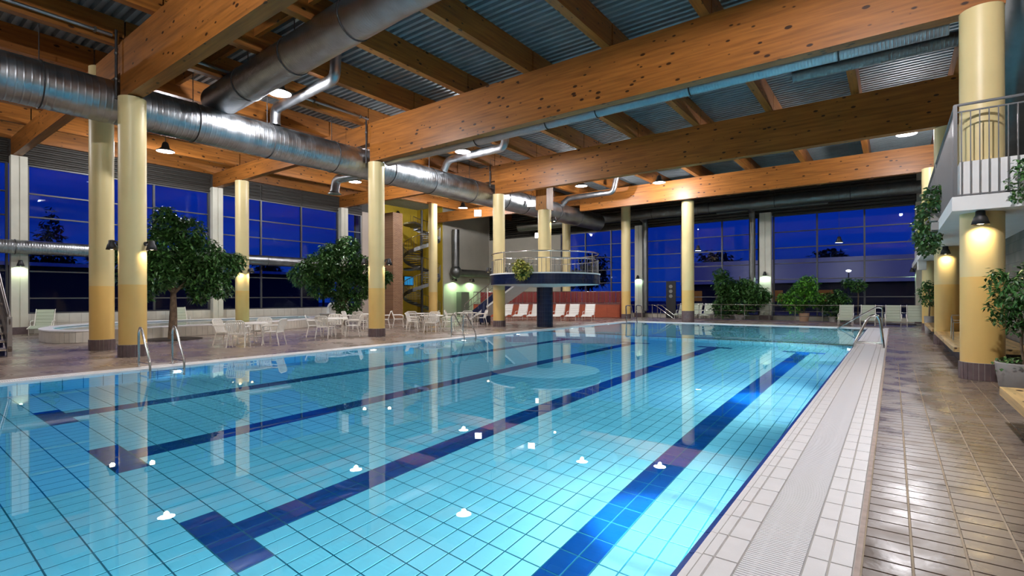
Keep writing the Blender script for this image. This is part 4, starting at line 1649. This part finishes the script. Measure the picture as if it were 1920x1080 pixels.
for k in range(260):
    a = rl_.uniform(0, 6.28)
    rr = rl_.uniform(0.2, 0.44)
    z = 0.47 + rl_.uniform(-0.02, 0.07)
    if rr > 0.40:
        z -= rl_.uniform(0, 0.16) if a > 2.2 and a < 5.2 else 0.02
    ip.append((rr * math.cos(a), rr * math.sin(a), z))
leaves(b, ip, 0.065, rl_, aspect=0.7)
tag(b.build('ground_cover', IVY, pp), kind='stuff')


def potted(x, y, h, label, pot_r=0.3, pot_h=0.45, potmat=POT_C, leafmat=LEAF, n=1500, size=0.1, blobs=None, seed=5):
    o = empty('potted_plant', (x, y, 0))
    tag(o, label, 'plant')
    rnd = random.Random(seed)
    MB().lathe([(pot_r * 0.75, 0), (pot_r, pot_h), (pot_r * 0.9, pot_h), (pot_r * 0.88, pot_h - 0.05)], n=20, cap=False).build('pot', potmat, o, smooth=True)
    MB().lathe([(pot_r * 0.87, pot_h - 0.07), (pot_r * 0.87, pot_h - 0.05)], n=18).build('soil', SOIL, o)
    MB().sweep([(0, 0, pot_h - 0.1), (0.03, 0, h * 0.6), (0, 0.03, h * 0.85)], 0.03, 8).build('stem', BARK, o, smooth=True)
    b = MB()
    leaves(b, blob_points(rnd, blobs or [(0, 0, h * 0.7, h * 0.3)], n), size, rnd)
    tag(b.build('foliage', leafmat, o), kind='stuff')
    return o


potted(1.22, 28.0, 2.2, 'small potted tree in front of the third walkway column', 0.18, 0.72, POT_G, LEAF2, 700, 0.13, [(-0.05, 0, 1.75, 0.36), (0, 0, 1.4, 0.32), (-0.05, 0, 2.05, 0.25)], 31)
potted(-4.35, 35.6, 2.7, 'bright green potted bush in a clay pot before the back windows', 0.3, 0.55, POT_C, LEAF3, 2600, 0.2,
       [(-0.3, 0, 1.5, 0.8), (0.1, 0, 2.1, 0.75), (-1.0, 0.1, 1.4, 0.55), (0.5, 0, 1.4, 0.6), (-0.5, 0, 1.0, 0.6), (0.2, 0, 2.5, 0.45)], 32)
potted(-2.9, 36.3, 2.0, 'darker leafy bush beside the bright green potted bush', 0.28, 0.4, POT_G, LEAF, 2200, 0.2,
       [(0, 0, 0.9, 0.75), (0.4, 0, 1.2, 0.6), (-0.4, 0, 1.3, 0.6), (0.2, 0, 1.6, 0.5), (0.5, -0.2, 0.6, 0.5)], 33)
potted(-8.2, 36.4, 3.4, 'big dark palm like bush in front of the back window', 0.4, 0.4, POT_G, LEAF, 5200, 0.26,
       [(0, 0, 1.3, 1.2), (-1.0, 0, 2.4, 0.75), (-1.2, 0, 3.1, 0.5), (0.9, 0, 1.7, 0.9), (1.4, -0.2, 1.5, 0.6), (-0.6, 0, 1.9, 0.9), (0.3, 0, 2.2, 0.7), (-1.0, 0, 0.9, 0.8)], 34)
potted(-1.7, 36.9, 2.6, 'thin dark potted plant against the back window', 0.25, 0.4, POT_G, LEAF, 500, 0.2, [(0, 0, 2.2, 0.5), (-0.5, 0, 2.4, 0.35)], 35)
# flower basket on the platform rim
o = empty('flower_basket', (-14.72, 19.83, 2.95))
o.location = (PXC + 0.66, PYC - PR - 0.05, 2.80)
tag(o, 'round yellow flowering plant hanging over the navy platform rim', 'plant')
MB().lathe([(0.2, -0.1), (0.28, 0.1), (0.24, 0.12)], n=18).build('basket', DARKST, o, smooth=True)
rb = random.Random(41)
b = MB()
leaves(b, blob_points(rb, [(0, -0.1, 0.1, 0.50), (-0.15, -0.1, 0.25, 0.36), (0.2, -0.1, 0.1, 0.32), (0, -0.15, -0.2, 0.28), (-0.1, -0.1, 0.45, 0.2)], 700), 0.15, rb, aspect=0.7)
tag(b.build('foliage', LEAF4, o), kind='stuff')
b = MB()
leaves(b, blob_points(rb, [(0, -0.05, 0.05, 0.36)], 200), 0.16, rb, aspect=0.6)
tag(b.build('green_foliage', IVY, o), kind='stuff')

# ------------------------------------------------------------------ balcony
bal = empty('balcony', (0.88, 12.5, 3.16))
tag(bal, 'white balcony with grey baluster railing above the walkway', 'balcony')
b = MB()
b.box(0, 0, 0, 5.2, 25.4, 0.26)
b.build('lip', WHITE, bal)
b = MB()
b.box(0.12, 0.14, 0.26, 5.2, 25.4, 0.92)
b.build('slab', WHITE, bal)
b = MB()
b.sweep([(5.0, 0.06, 1.96), (0.05, 0.06, 1.96), (0.05, 10.4, 1.96)], 0.026, 8)
b.sweep([(5.0, 0.06, 1.83), (0.05, 0.06, 1.83), (0.05, 10.4, 1.83)], 0.016, 8)
b.sweep([(5.0, 0.06, 0.29), (0.05, 0.06, 0.29), (0.05, 10.4, 0.29)], 0.018, 8)
rail = b.build('railing', RAIL_G, bal)
bm2 = MB().box(-0.008, -0.012, 0.26, 0.008, 0.012, 1.83).mesh('baluster', RAIL_G)
for k in range(28):
    inst('baluster', bm2, (0.14 + 0.125 * k, 0.06, 0), rail)
for k in range(74):
    inst('baluster', bm2, (0.05, 0.14 + 0.14 * k, 0), rail, (0, 0, math.pi / 2))
pm2 = MB().box(-0.03, -0.03, 0.2, 0.03, 0.03, 1.96).mesh('post', RAIL_G)
for p in ((0.05, 0.06), (0.05, 5.2), (0.05, 10.4)):
    inst('post', pm2, (p[0], p[1], 0), rail)


def hanging(x, y, z, blobs, n, size, label, seed, second=None, nflow=0):
    o = empty('hanging_plant', (x, y, z))
    tag(o, label, 'plant')
    rnd = random.Random(seed)
    MB().box(-0.1, -0.25, -0.02, 0.1, 0.25, 0.16).build('trough', POT_G, o)
    b = MB()
    leaves(b, blob_points(rnd, blobs, n), size, rnd, droop=0.5, aspect=0.65)
    tag(b.build('foliage', IVY, o), kind='stuff')
    if second:
        b = MB()
        leaves(b, blob_points(rnd, blobs[:3], nflow), size, rnd, aspect=0.7)
        tag(b.build('flowers', second, o), kind='stuff')


hanging(0.84, 16.5, 3.45, [(0, -0.6, 0.55, 0.30), (-0.05, 0.0, 0.35, 0.36), (-0.1, 0.5, 0.05, 0.36), (-0.12, 0.9, -0.2, 0.34), (-0.14, 1.4, -0.3, 0.30), (-0.1, 0.8, -0.55, 0.26), (-0.12, 1.5, -0.6, 0.2)], 1300, 0.12,
        'large trailing plant spilling down the far balcony edge', 51, LEAF4, 60)
hanging(1.90, 12.42, 3.50, [(0, -0.05, 0.3, 0.26), (-0.1, -0.1, 0.05, 0.26), (0.1, -0.1, 0.2, 0.26), (-0.14, -0.1, -0.15, 0.16), (-0.1, -0.1, 0.42, 0.12)], 520, 0.075, 'ivy spilling over the near balcony edge at the picture border', 52)
hanging(0.85, 16.2, 3.20, [(0, 0, -0.1, 0.1), (0, 0.02, -0.3, 0.1), (-0.02, 0, -0.5, 0.08)], 90, 0.08, 'small ivy sprig dangling below the balcony edge', 53)

# ------------------------------------------------------------------ benches along the walkway
def bench(y0, y1, label):
    o = empty('bench', (1.06, y0, 0))
    tag(o, label, 'bench', 'wooden walkway benches')
    L_ = y1 - y0
    MB().box(0, 0, 0.36, 1.34, L_, 0.46).build('seat', BENCH_W, o)
    MB().box(0.22, 0.25, 0, 1.34, L_ - 0.05, 0.36).build('plinth', DARKST, o)


bench(3.2, 8.75, 'wooden bench cut off by the picture border in front of the planter')
bench(14.8, 21.2, 'wooden bench between the first two walkway columns')
bench(22.5, 27.7, 'wooden bench beyond the second walkway column')
o = empty('metal_rack', (1.5, 17.4, 0.46))
tag(o, 'small thin metal rack standing on the bench by the nearest column', 'rack')
b = MB()
for x in (-0.28, 0.28):
    b.sweep(bend([(x, -0.3, 0), (x, -0.3, 0.45), (x, 0.15, 0.62), (x, 0.3, 0.0)], 0.08), 0.012, 6)
b.build('side_frame', STEEL, o, smooth=True)
b = MB()
for y_, z in ((-0.3, 0.45), (0.15, 0.62), (-0.1, 0.5)):
    b.sweep([(-0.28, y_, z), (0.28, y_, z)], 0.012, 6)
b.build('crossbar', STEEL, o, smooth=True)
o = empty('white_box', (1.0, 29.62, 2.75))
tag(o, 'small white box mounted on the third walkway column', 'box')
MB().box(-0.12, -0.12, 0, 0.2, 0.1, 0.55).build('casing', WHITE, o)
MB().box(-0.1, -0.135, 0.03, 0.18, -0.12, 0.52).build('cover', WPLAST, o)

# ------------------------------------------------------------------ pool ladders and rails
def ladder(y, label, sx=1, x=XL):
    """two stainless grab rails with steps below water"""
    o = empty('pool_ladder', (x, y, 0))
    tag(o, label, 'ladder', 'stainless pool ladders')
    for dy in (-0.34, 0.34):
        b = MB()
        b.sweep(bend([(-0.46 * sx, dy, 0.0), (-0.46 * sx, dy, 0.80), (-0.36 * sx, dy, 0.93), (-0.26 * sx, dy, 0.86), (0.20 * sx, dy, 0.18), (0.22 * sx, dy, 0.0), (0.22 * sx, dy, -1.2)], 0.12, 4), 0.026, 10)
        b.build('grab_rail', STEEL, o, smooth=True)
        b = MB()
        b.sweep([(-0.46 * sx, dy, 0.12), (0.2 * sx, dy, 0.12)], 0.018, 8)
        b.lathe([(0.06, 0.0), (0.06, 0.015)], cx=-0.46 * sx, cy=dy, n=14)
        b.build('tie_bar', STEEL, o, smooth=True)
    for z in (-0.2, -0.48, -0.76, -1.04):
        MB().box(0.17 * sx, -0.34, z, 0.27 * sx, 0.34, z + 0.03).build('step', STEEL, o)
    return o


ladder(4.65, 'pool ladder rails nearest on the far side, before the front columns')
ladder(15.0, 'pool ladder rails on the far side near the round platform')
o = empty('pool_ladder', (-0.98, 19.25, 0))
tag(o, 'bent grab rail pair on the overflow edge at the pool divider', 'ladder', 'stainless pool ladders')
for dy in (0.0, 0.55):
    b = MB()
    b.sweep(bend([(-0.08, dy, -0.6), (-0.02, dy, 0.05), (0.30, dy, 0.80), (0.42, dy, 0.98), (0.60, dy, 0.98), (0.66, dy, 0.8), (0.74, dy, 0.0)], 0.2, 5), 0.032, 10)
    b.build('grab_rail', STEEL, o, smooth=True)
    b = MB()
    b.sweep([(0.02, dy, 0.12), (0.72, dy, 0.12)], 0.02, 8)
    b.build('tie_bar', STEEL, o, smooth=True)
o = empty('stair_rail', (-0.42, 30.5, 0))
tag(o, 'sloping handrail running into the water at the far pool corner', 'handrail')
b = MB()
b.sweep(bend([(0, 0, 0.0), (0, 0, 1.0), (-0.25, 0, 1.02), (-1.85, 0, -0.05), (-2.1, 0, -0.3)], 0.12, 4), 0.035, 10)
b.build('rail', STEEL, o, smooth=True)
MB().lathe([(0.08, 0.0), (0.08, 0.02)], n=14).build('foot_plate', STEEL, o)
o = empty('stair_rail', (-13.9, 31.0, 0))
tag(o, 'double handrail at the far pool corner below the slim far column', 'handrail')
for dx, dy in ((0, 0), (0.5, 0.45)):
    b = MB()
    b.sweep(bend([(dx + 0.7, dy - 1.3, -0.25), (dx + 0.45, dy - 0.9, 0.05), (dx, dy, 0.95), (dx - 0.1, dy + 0.5, 1.0), (dx - 0.1, dy + 1.2, 0.95), (dx - 0.1, dy + 1.3, 0)], 0.15, 4), 0.028, 8)
    b.sweep([(dx - 0.02, dy + 0.2, 0), (dx - 0.02, dy + 0.2, 0.98)], 0.02, 8)
    b.build('rail', STEEL, o, smooth=True)
o = empty('stair_rail', (-13.6, 34.8, 0))
tag(o, 'curved handrail descending to the lower steps before the back window', 'handrail')
for dy in (0, 1.0):
    b = MB()
    b.sweep(bend([(0, dy, 1.0), (0.3, dy, 0.92), (1.6, dy, -0.02)], 0.2, 4), 0.028, 8)
    b.sweep([(0, dy, 0), (0, dy, 1.0)], 0.024, 8)
    b.sweep([(0.6, dy, 0), (0.6, dy, 0.7)], 0.02, 8)
    b.build('rail', STEEL, o, smooth=True)

# railing before the back windows
o = empty('back_railing', (-11.9, 35.0, 0))
tag(o, 'long steel railing with three bars before the back windows', 'railing')
for z, r_ in ((1.04, 0.028), (0.66, 0.014), (0.36, 0.014)):
    MB().sweep([(0, 0, z), (12.9, 0, z)], r_, 8).build('bar', STEEL, o, smooth=True)
pmx = MB().sweep([(0, 0, 0), (0, 0, 1.04)], 0.022, 8).mesh('post', STEEL)
for k in range(10):
    inst('post', pmx, (1.42 * k + 0.05, 0, 0), o)
b = MB()
b.box(0, -0.12, 0, 12.9, 0.12, 0.06)
b.build('kerb', BASE_TILE, o)

# left foreground stair with blue treads
o = empty('slide_stair', (-19.35, 3.02, 0))
tag(o, 'steel stair with blue treads cut off by the left picture border', 'stair')
RAILM = mat('brushed_rail', (0.34, 0.30, 0.28), 0.32, 0.9)
TREADM = mat('blue_tread', (0.012, 0.018, 0.10), 0.45)
EDGEM = mat('pale_tread_edge', (0.55, 0.45, 0.36), 0.5)
for yy in (0.0, -1.0):
    MB().bar((0.05, yy, 0.12), (-3.3, yy, 2.92), 0.07, 0.26).build('stringer', RAILM, o)
    MB().box(-0.05, yy - 0.05, 0, 0.06, yy + 0.05, 1.08).build('post', RAILM, o)
    b = MB()
    b.sweep(bend([(0.0, yy, 1.0), (-0.05, yy, 1.12), (-3.3, yy, 3.9)], 0.1), 0.04, 10)
    b.sweep([(0.0, yy, 0.62), (-3.3, yy, 3.42)], 0.02, 8)
    b.build('handrail', RAILM, o, smooth=True)
    MB().bar((0.0, yy, 0.80), (-3.3, yy, 3.58), 0.025, 0.42).build('side_panel', RAILM, o)
for k in range(13):
    x, z = -0.05 - 0.25 * k, 0.2 + 0.21 * k
    MB().box(x - 0.27, -0.96, z - 0.04, x, -0.04, z).build('tread', TREADM, o)
    MB().box(x - 0.27, -0.96, z - 0.2, x - 0.25, -0.04, z - 0.04).build('riser', TREADM, o)
    MB().box(x - 0.005, -0.96, z - 0.042, x + 0.012, -0.04, z + 0.004).build('nosing', EDGEM, o)

# ------------------------------------------------------------------ furniture
def make_chair():
    o = empty('garden_chair')
    tag(o, 'white slatted garden armchair', 'chair', 'white garden chairs at the poolside tables')
    b = MB()
    for k in range(6):
        x = -0.21 + 0.084 * k
        b.box(x - 0.034, -0.22, 0.43, x + 0.034, 0.22, 0.455)
    b.box(-0.25, -0.24, 0.415, 0.25, -0.2, 0.45)
    b.box(-0.25, 0.2, 0.415, 0.25, 0.24, 0.45)
    b.build('seat', WPLAST, o)
    b = MB()
    for k in range(8):
        x = -0.20 + 0.057 * k
        b.bar((x, 0.22, 0.46), (x * 1.08, 0.34, 0.84), 0.032, 0.012, (0, 1, 0))
    b.sweep(bend([(-0.24, 0.22, 0.45), (-0.27, 0.33, 0.80), (-0.2, 0.35, 0.86), (0.2, 0.35, 0.86), (0.27, 0.33, 0.80), (0.24, 0.22, 0.45)], 0.08, 3), 0.018, 6)
    b.build('backrest', WPLAST, o, smooth=False)
    for s in (-1, 1):
        MB().sweep(bend([(s * 0.27, 0.31, 0.66), (s * 0.30, -0.1, 0.66), (s * 0.29, -0.26, 0.62), (s * 0.26, -0.22, 0.44)], 0.08, 3), 0.018, 6).build('armrest', WPLAST, o)
        MB().sweep([(s * 0.24, -0.21, 0.44), (s * 0.27, -0.26, 0)], 0.017, 6).build('leg', WPLAST, o)
        MB().sweep([(s * 0.24, 0.21, 0.46), (s * 0.27, 0.31, 0)], 0.017, 6).build('leg', WPLAST, o)
    return o


def make_table():
    o = empty('garden_table')
    tag(o, 'white round garden table', 'table', 'white poolside tables')
    MB().lathe([(0.52, 0.70), (0.56, 0.705), (0.56, 0.735), (0.54, 0.74)], n=36).build('tabletop', WPLAST, o)
    for k in range(4):
        a = math.pi / 4 + k * math.pi / 2
        MB().sweep([(0.32 * math.cos(a), 0.32 * math.sin(a), 0.70), (0.44 * math.cos(a), 0.44 * math.sin(a), 0)], 0.02, 8).build('leg', WPLAST, o)
    b = MB()
    b.sweep([(0.36 * math.cos(2 * math.pi * k / 16), 0.36 * math.sin(2 * math.pi * k / 16), 0.3) for k in range(16)], 0.012, 6, closed=True)
    b.build('brace', WPLAST, o)
    return o


sets = [  # table x, y, words, chair angles (deg, world, from table centre)
    (-17.35, 8.55, 'nearest the first ficus tree', (310, 215, 40, 130)),
    (-18.35, 12.45, 'left of the second poolside column', (232, 305, 30, 140)),
    (-21.6, 16.6, 'half hidden behind the second poolside column', (300, 215, 45)),
    (-20.2, 18.6, 'between the second column and the spiral stair', (310, 40, 230)),
    (-17.3, 16.95, 'behind the far pool ladder', (225, 315, 130, 45)),
    (-18.6, 20.9, 'left of the column by the platform', (310, 220, 60)),
]
turn = {0: 'in front', 1: 'on the left', 2: 'on the right', 3: 'behind'}
chair0 = table0 = None
for (tx, ty, words, angs) in sets:
    if table0 is None:
        table0 = t = make_table()
    else:
        t = copy_tree(table0)
    t.location = (tx, ty, 0)
    t['label'] = 'white round garden table ' + words
    for a in angs:
        ar = math.radians(a)
        if chair0 is None:
            chair0 = c = make_chair()
        else:
            c = copy_tree(chair0)
        rr = 0.80 + R.uniform(-0.06, 0.12)
        c.location = (tx + rr * math.cos(ar), ty + rr * math.sin(ar), 0)
        c.rotation_euler = (0, 0, ar - math.pi / 2 + R.uniform(-0.25, 0.25))
        side = 'poolside' if 285 <= a <= 360 else ('window-side' if 100 < a < 160 else ('near-left' if 190 < a < 270 else 'far-right'))
        c['label'] = 'white slatted %s chair at the table %s' % (side, words)


def make_lounger(fab, frame, label, g):
    o = empty('sun_lounger')
    tag(o, label, 'sun lounger', g)
    b = MB()
    b.add([(-0.3, -1.0, 0.30), (0.3, -1.0, 0.30), (0.3, -0.45, 0.40), (-0.3, -0.45, 0.40), (-0.3, 0.15, 0.36), (0.3, 0.15, 0.36),
           (-0.3, -1.0, 0.27), (0.3, -1.0, 0.27), (0.3, -0.45, 0.37), (-0.3, -0.45, 0.37), (-0.3, 0.15, 0.33), (0.3, 0.15, 0.33)],
          [(0, 1, 2, 3), (3, 2, 5, 4), (7, 6, 9, 8), (8, 9, 10, 11), (0, 6, 7, 1), (0, 3, 9, 6), (1, 7, 8, 2), (3, 4, 10, 9), (2, 8, 11, 5)])
    b.build('seat', fab, o)
    b = MB()
    for k in range(5):
        f0, f1 = k / 5, (k + 0.93) / 5
        b.bar((0, 0.15 + 0.42 * f0, 0.36 + 0.72 * f0), (0, 0.15 + 0.42 * f1, 0.36 + 0.72 * f1), 0.58, 0.03, (0, -1, 0.5))
    b.build('backrest', fab, o)
    for s in (-1, 1):
        b = MB()
        b.sweep(bend([(s * 0.32, -1.02, 0.29), (s * 0.32, -0.45, 0.39), (s * 0.32, 0.15, 0.35), (s * 0.32, 0.58, 1.09)], 0.1, 3), 0.018, 6)
        b.build('side_frame', frame, o)
        MB().sweep(bend([(s * 0.34, -0.35, 0.36), (s * 0.36, -0.25, 0.58), (s * 0.36, 0.25, 0.60)], 0.08, 3), 0.016, 6).build('armrest', frame, o)
        for y_ in (-0.75, 0.2):
            MB().sweep([(s * 0.32, y_, 0.34), (s * 0.32, y_ + 0.03, 0)], 0.017, 6).build('leg', frame, o)
    return o


l0 = None
words = ['first white lounger from the column by the platform', 'second white lounger from the column by the platform', 'white lounger just left of the navy support',
         'white lounger just right of the navy support', 'white lounger second from the end by the red wall', 'last white lounger, beside a small frame, at the red wall end']
for i, (x, y) in enumerate(((-21.2, 27.8), (-20.3, 28.35), (-19.5, 28.85), (-18.0, 29.45), (-17.2, 29.95), (-16.3, 30.5))):
    if l0 is None:
        l0 = c = make_lounger(FABRIC, WPLAST, 'white lounger', 'white loungers before the red wall')
    else:
        c = copy_tree(l0)
    c.location = (x, y, 0)
    c.rotation_euler = (0, 0, 0.30)
    c['label'] = words[i]
words = ['green-beige lounger nearest the bright green bush', 'second green-beige lounger behind the sloping handrail', 'third green-beige lounger, second from the walkway', 'green-beige lounger nearest the walkway columns']
l1 = None
for i, (x, y) in enumerate(((-2.1, 34.0), (-1.1, 34.0), (0.0, 34.0), (0.9, 34.0))):
    if l1 is None:
        l1 = c = make_lounger(FABRIC_G, WPLAST, 'green lounger', 'green loungers by the back windows')
    else:
        c = copy_tree(l1)
    c.location = (x, y - 0.2, 0)
    c.rotation_euler = (0, 0, 0.0)
    c['label'] = words[i]
words = ['pale green lounger partly behind the mosaic footed column', 'middle pale green lounger behind the back railing', 'pale green lounger beside the dark palm like bush']
for i, x in enumerate((-12.0, -11.1, -10.25)):
    c = copy_tree(l1)
    c.location = (x, 36.4, 0)
    c['label'] = words[i]
c = copy_tree(l1)
c.location = (-30.0, 5.75, 0)
c.rotation_euler = (0, 0, 1.2)
c['label'] = 'grey-green lounger by the tiled window sill behind the hot tub'
c = copy_tree(l1)
c.location = (-30.0, 11.2, 0)
c.rotation_euler = (0, 0, 1.45)
c['label'] = 'grey-green lounger below the windows behind the first ficus tree'

# blue cleaning trolley by the platform column
o = empty('cleaning_trolley', (-18.75, 22.6, 0))
tag(o, 'dark blue cleaning trolley with a pale pole beside the platform column', 'trolley')
MB().box(-0.2, -0.25, 0.12, 0.2, 0.25, 0.5).build('bucket', NAVY_P, o)
MB().sweep([(0.1, 0.1, 0.4), (0.12, 0.1, 2.1)], 0.03, 8).build('pole', WPLAST, o)
MB().lathe([(0.14, 0.5), (0.18, 0.75), (0.1, 1.1), (0.05, 1.25)], cx=-0.05, n=14).build('bag', NAVY_P, o, smooth=True)
for dx in (-0.17, 0.17):
    for dy in (-0.2, 0.2):
        b = MB()
        b.sweep([(dx - 0.02, dy, 0.06), (dx + 0.02, dy, 0.06)], 0.06, 12)
        b.build('wheel', DARKST, o)
# tall info panel with dark glass near the back window
o = empty('info_stele', (-13.0, 36.9, 0))
tag(o, 'tall dark panel with round dials before the back window', 'panel')
MB().box(-0.35, -0.05, 0, 0.35, 0.05, 2.7).build('panel', OUT_D, o)
for k, z in enumerate((2.3, 1.95, 1.6)):
    b = MB()
    b.sweep([(0, -0.05, z), (0, -0.075, z)], 0.13, 16)
    b.build('dial', GALV_D, o)

# shower cabinet door in the green lit corner
o = empty('glass_cabinet', (-30.4, 33.6, 0))
tag(o, 'grey cabinet standing against the green lit wall', 'cabinet')
MB().box(-0.3, -0.5, 0, 0.3, 0.5, 2.0).build('body', mat('grey_green_door', (0.16, 0.18, 0.14), 0.4), o)
MB().box(0.3, -0.46, 0.05, 0.32, 0.46, 1.95).build('door', mat('grey_green_panel', (0.20, 0.22, 0.17), 0.3), o)
MB().box(0.32, 0.36, 0.9, 0.36, 0.39, 1.2).build('handle', STEEL, o)

# ------------------------------------------------------------------ outside
b = MB()
b.box(-160, -120, -0.5, XWL - 3.4, 190, -0.35)
b.box(7.0, -120, -0.5, 120, 190, -0.35)
b.box(XWL - 3.4, YWB + 0.3, -0.5, 7.0, 190, -0.35)
b.box(XWL - 3.4, -120, -0.5, 7.0, -6.2, -0.35)
tag(b.build('ground', OUT_G), kind='structure')
o = empty('long_building', (-10, 72, 0))
tag(o, 'long low grey building with lit ground floor beyond the back windows', 'building')
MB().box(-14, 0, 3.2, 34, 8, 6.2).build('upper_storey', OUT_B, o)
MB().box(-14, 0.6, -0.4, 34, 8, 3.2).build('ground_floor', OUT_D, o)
for k in range(9):
    x = -12.5 + 5.0 * k
    fr = MB().box(x, 0.5, 0.2, x + 3.2, 0.62, 2.8).build('window', OUT_D, o)
    if k % 3 != 1:
        MB().box(x + 0.1, 0.46, 0.9, x + 1.3 + 0.5 * (k % 2), 0.5, 2.3).build('pane', LITWIN, o)
for k, x in enumerate((-14.0, -4.0, 7.0)):
    o2 = empty('street_lamp', (x, 68.5, -0.35))
    tag(o2, ('lamp post outside behind the mosaic footed column', 'lamp post outside behind the bright green bush', 'lamp post outside near the walkway corner')[k], 'street lamp', 'lamp posts outside')
    MB().sweep([(0, 0, 0), (0, 0, 4.6)], 0.06, 8).build('post', DARKST, o2)
    MB().lathe([(0.05, 4.6), (0.22, 4.66), (0.25, 4.78), (0.05, 4.85)], n=14).build('head', LENS, o2, smooth=True)
    light('street_light', 'POINT', (0, 0, 5.2), 90, (1.0, 0.9, 0.8), o2, shadow_soft_size=0.15)
o = empty('low_building', (-78, -10, 0))
tag(o, 'dark low building beyond the left windows', 'building')
MB().box(-10, -30, -0.4, 0, 60, 5.2).build('wall', OUT_D, o)
MB().box(-10.5, -30.5, 5.2, 0.6, 60.5, 5.6).build('roof', OUT_B, o)


def dark_tree(x, y, h, w, label, conifer=False, seed=1):
    o = empty('outdoor_tree', (x, y, 0))
    tag(o, label, 'tree', 'dark trees outside the windows')
    rnd = random.Random(seed)
    MB().sweep([(0, 0, -0.4), (0, 0, h * 0.6)], 0.25, 8).build('trunk', OUT_T, o)
    b = MB()
    if conifer:
        bl = [(0, 0, h * (0.3 + 0.07 * k), w * (1.0 - 0.1 * k)) for k in range(10)]
    else:
        bl = [(rnd.uniform(-w, w) * 0.6, rnd.uniform(-w, w) * 0.6, h * rnd.uniform(0.5, 0.9), w * 0.5) for k in range(8)]
    leaves(b, blob_points(rnd, bl, 1300), 0.9, rnd)
    tag(b.build('foliage', OUT_T, o), kind='stuff')


dark_tree(-95, 19, 15.5, 3.6, 'tall dark conifer outside the leftmost window', True, 61)
lab2 = ['dark round tree right of the conifer outside', 'low dark tree beside the round tree outside', 'dark tree outside behind the hot tub column', 'dark tree outside behind the second ficus',
        'dark tree above the far end of the grey building', 'dark bushy tree behind the middle of the grey building', 'dark tree at the walkway end of the grey building', 'dark tree outside behind the slim far column']
for k, (x, y, h, w) in enumerate(((-97, 26, 9.5, 3.2), (-95, 36, 10, 3.2), (-95, 50, 9, 3.5), (-95, 62, 10, 4), (-22, 86, 8.6, 4), (-8, 88, 8.2, 4), (8, 90, 8.8, 4), (-45, 84, 9, 5))):
    dark_tree(x, y, h, w, lab2[k], False, 70 + k)
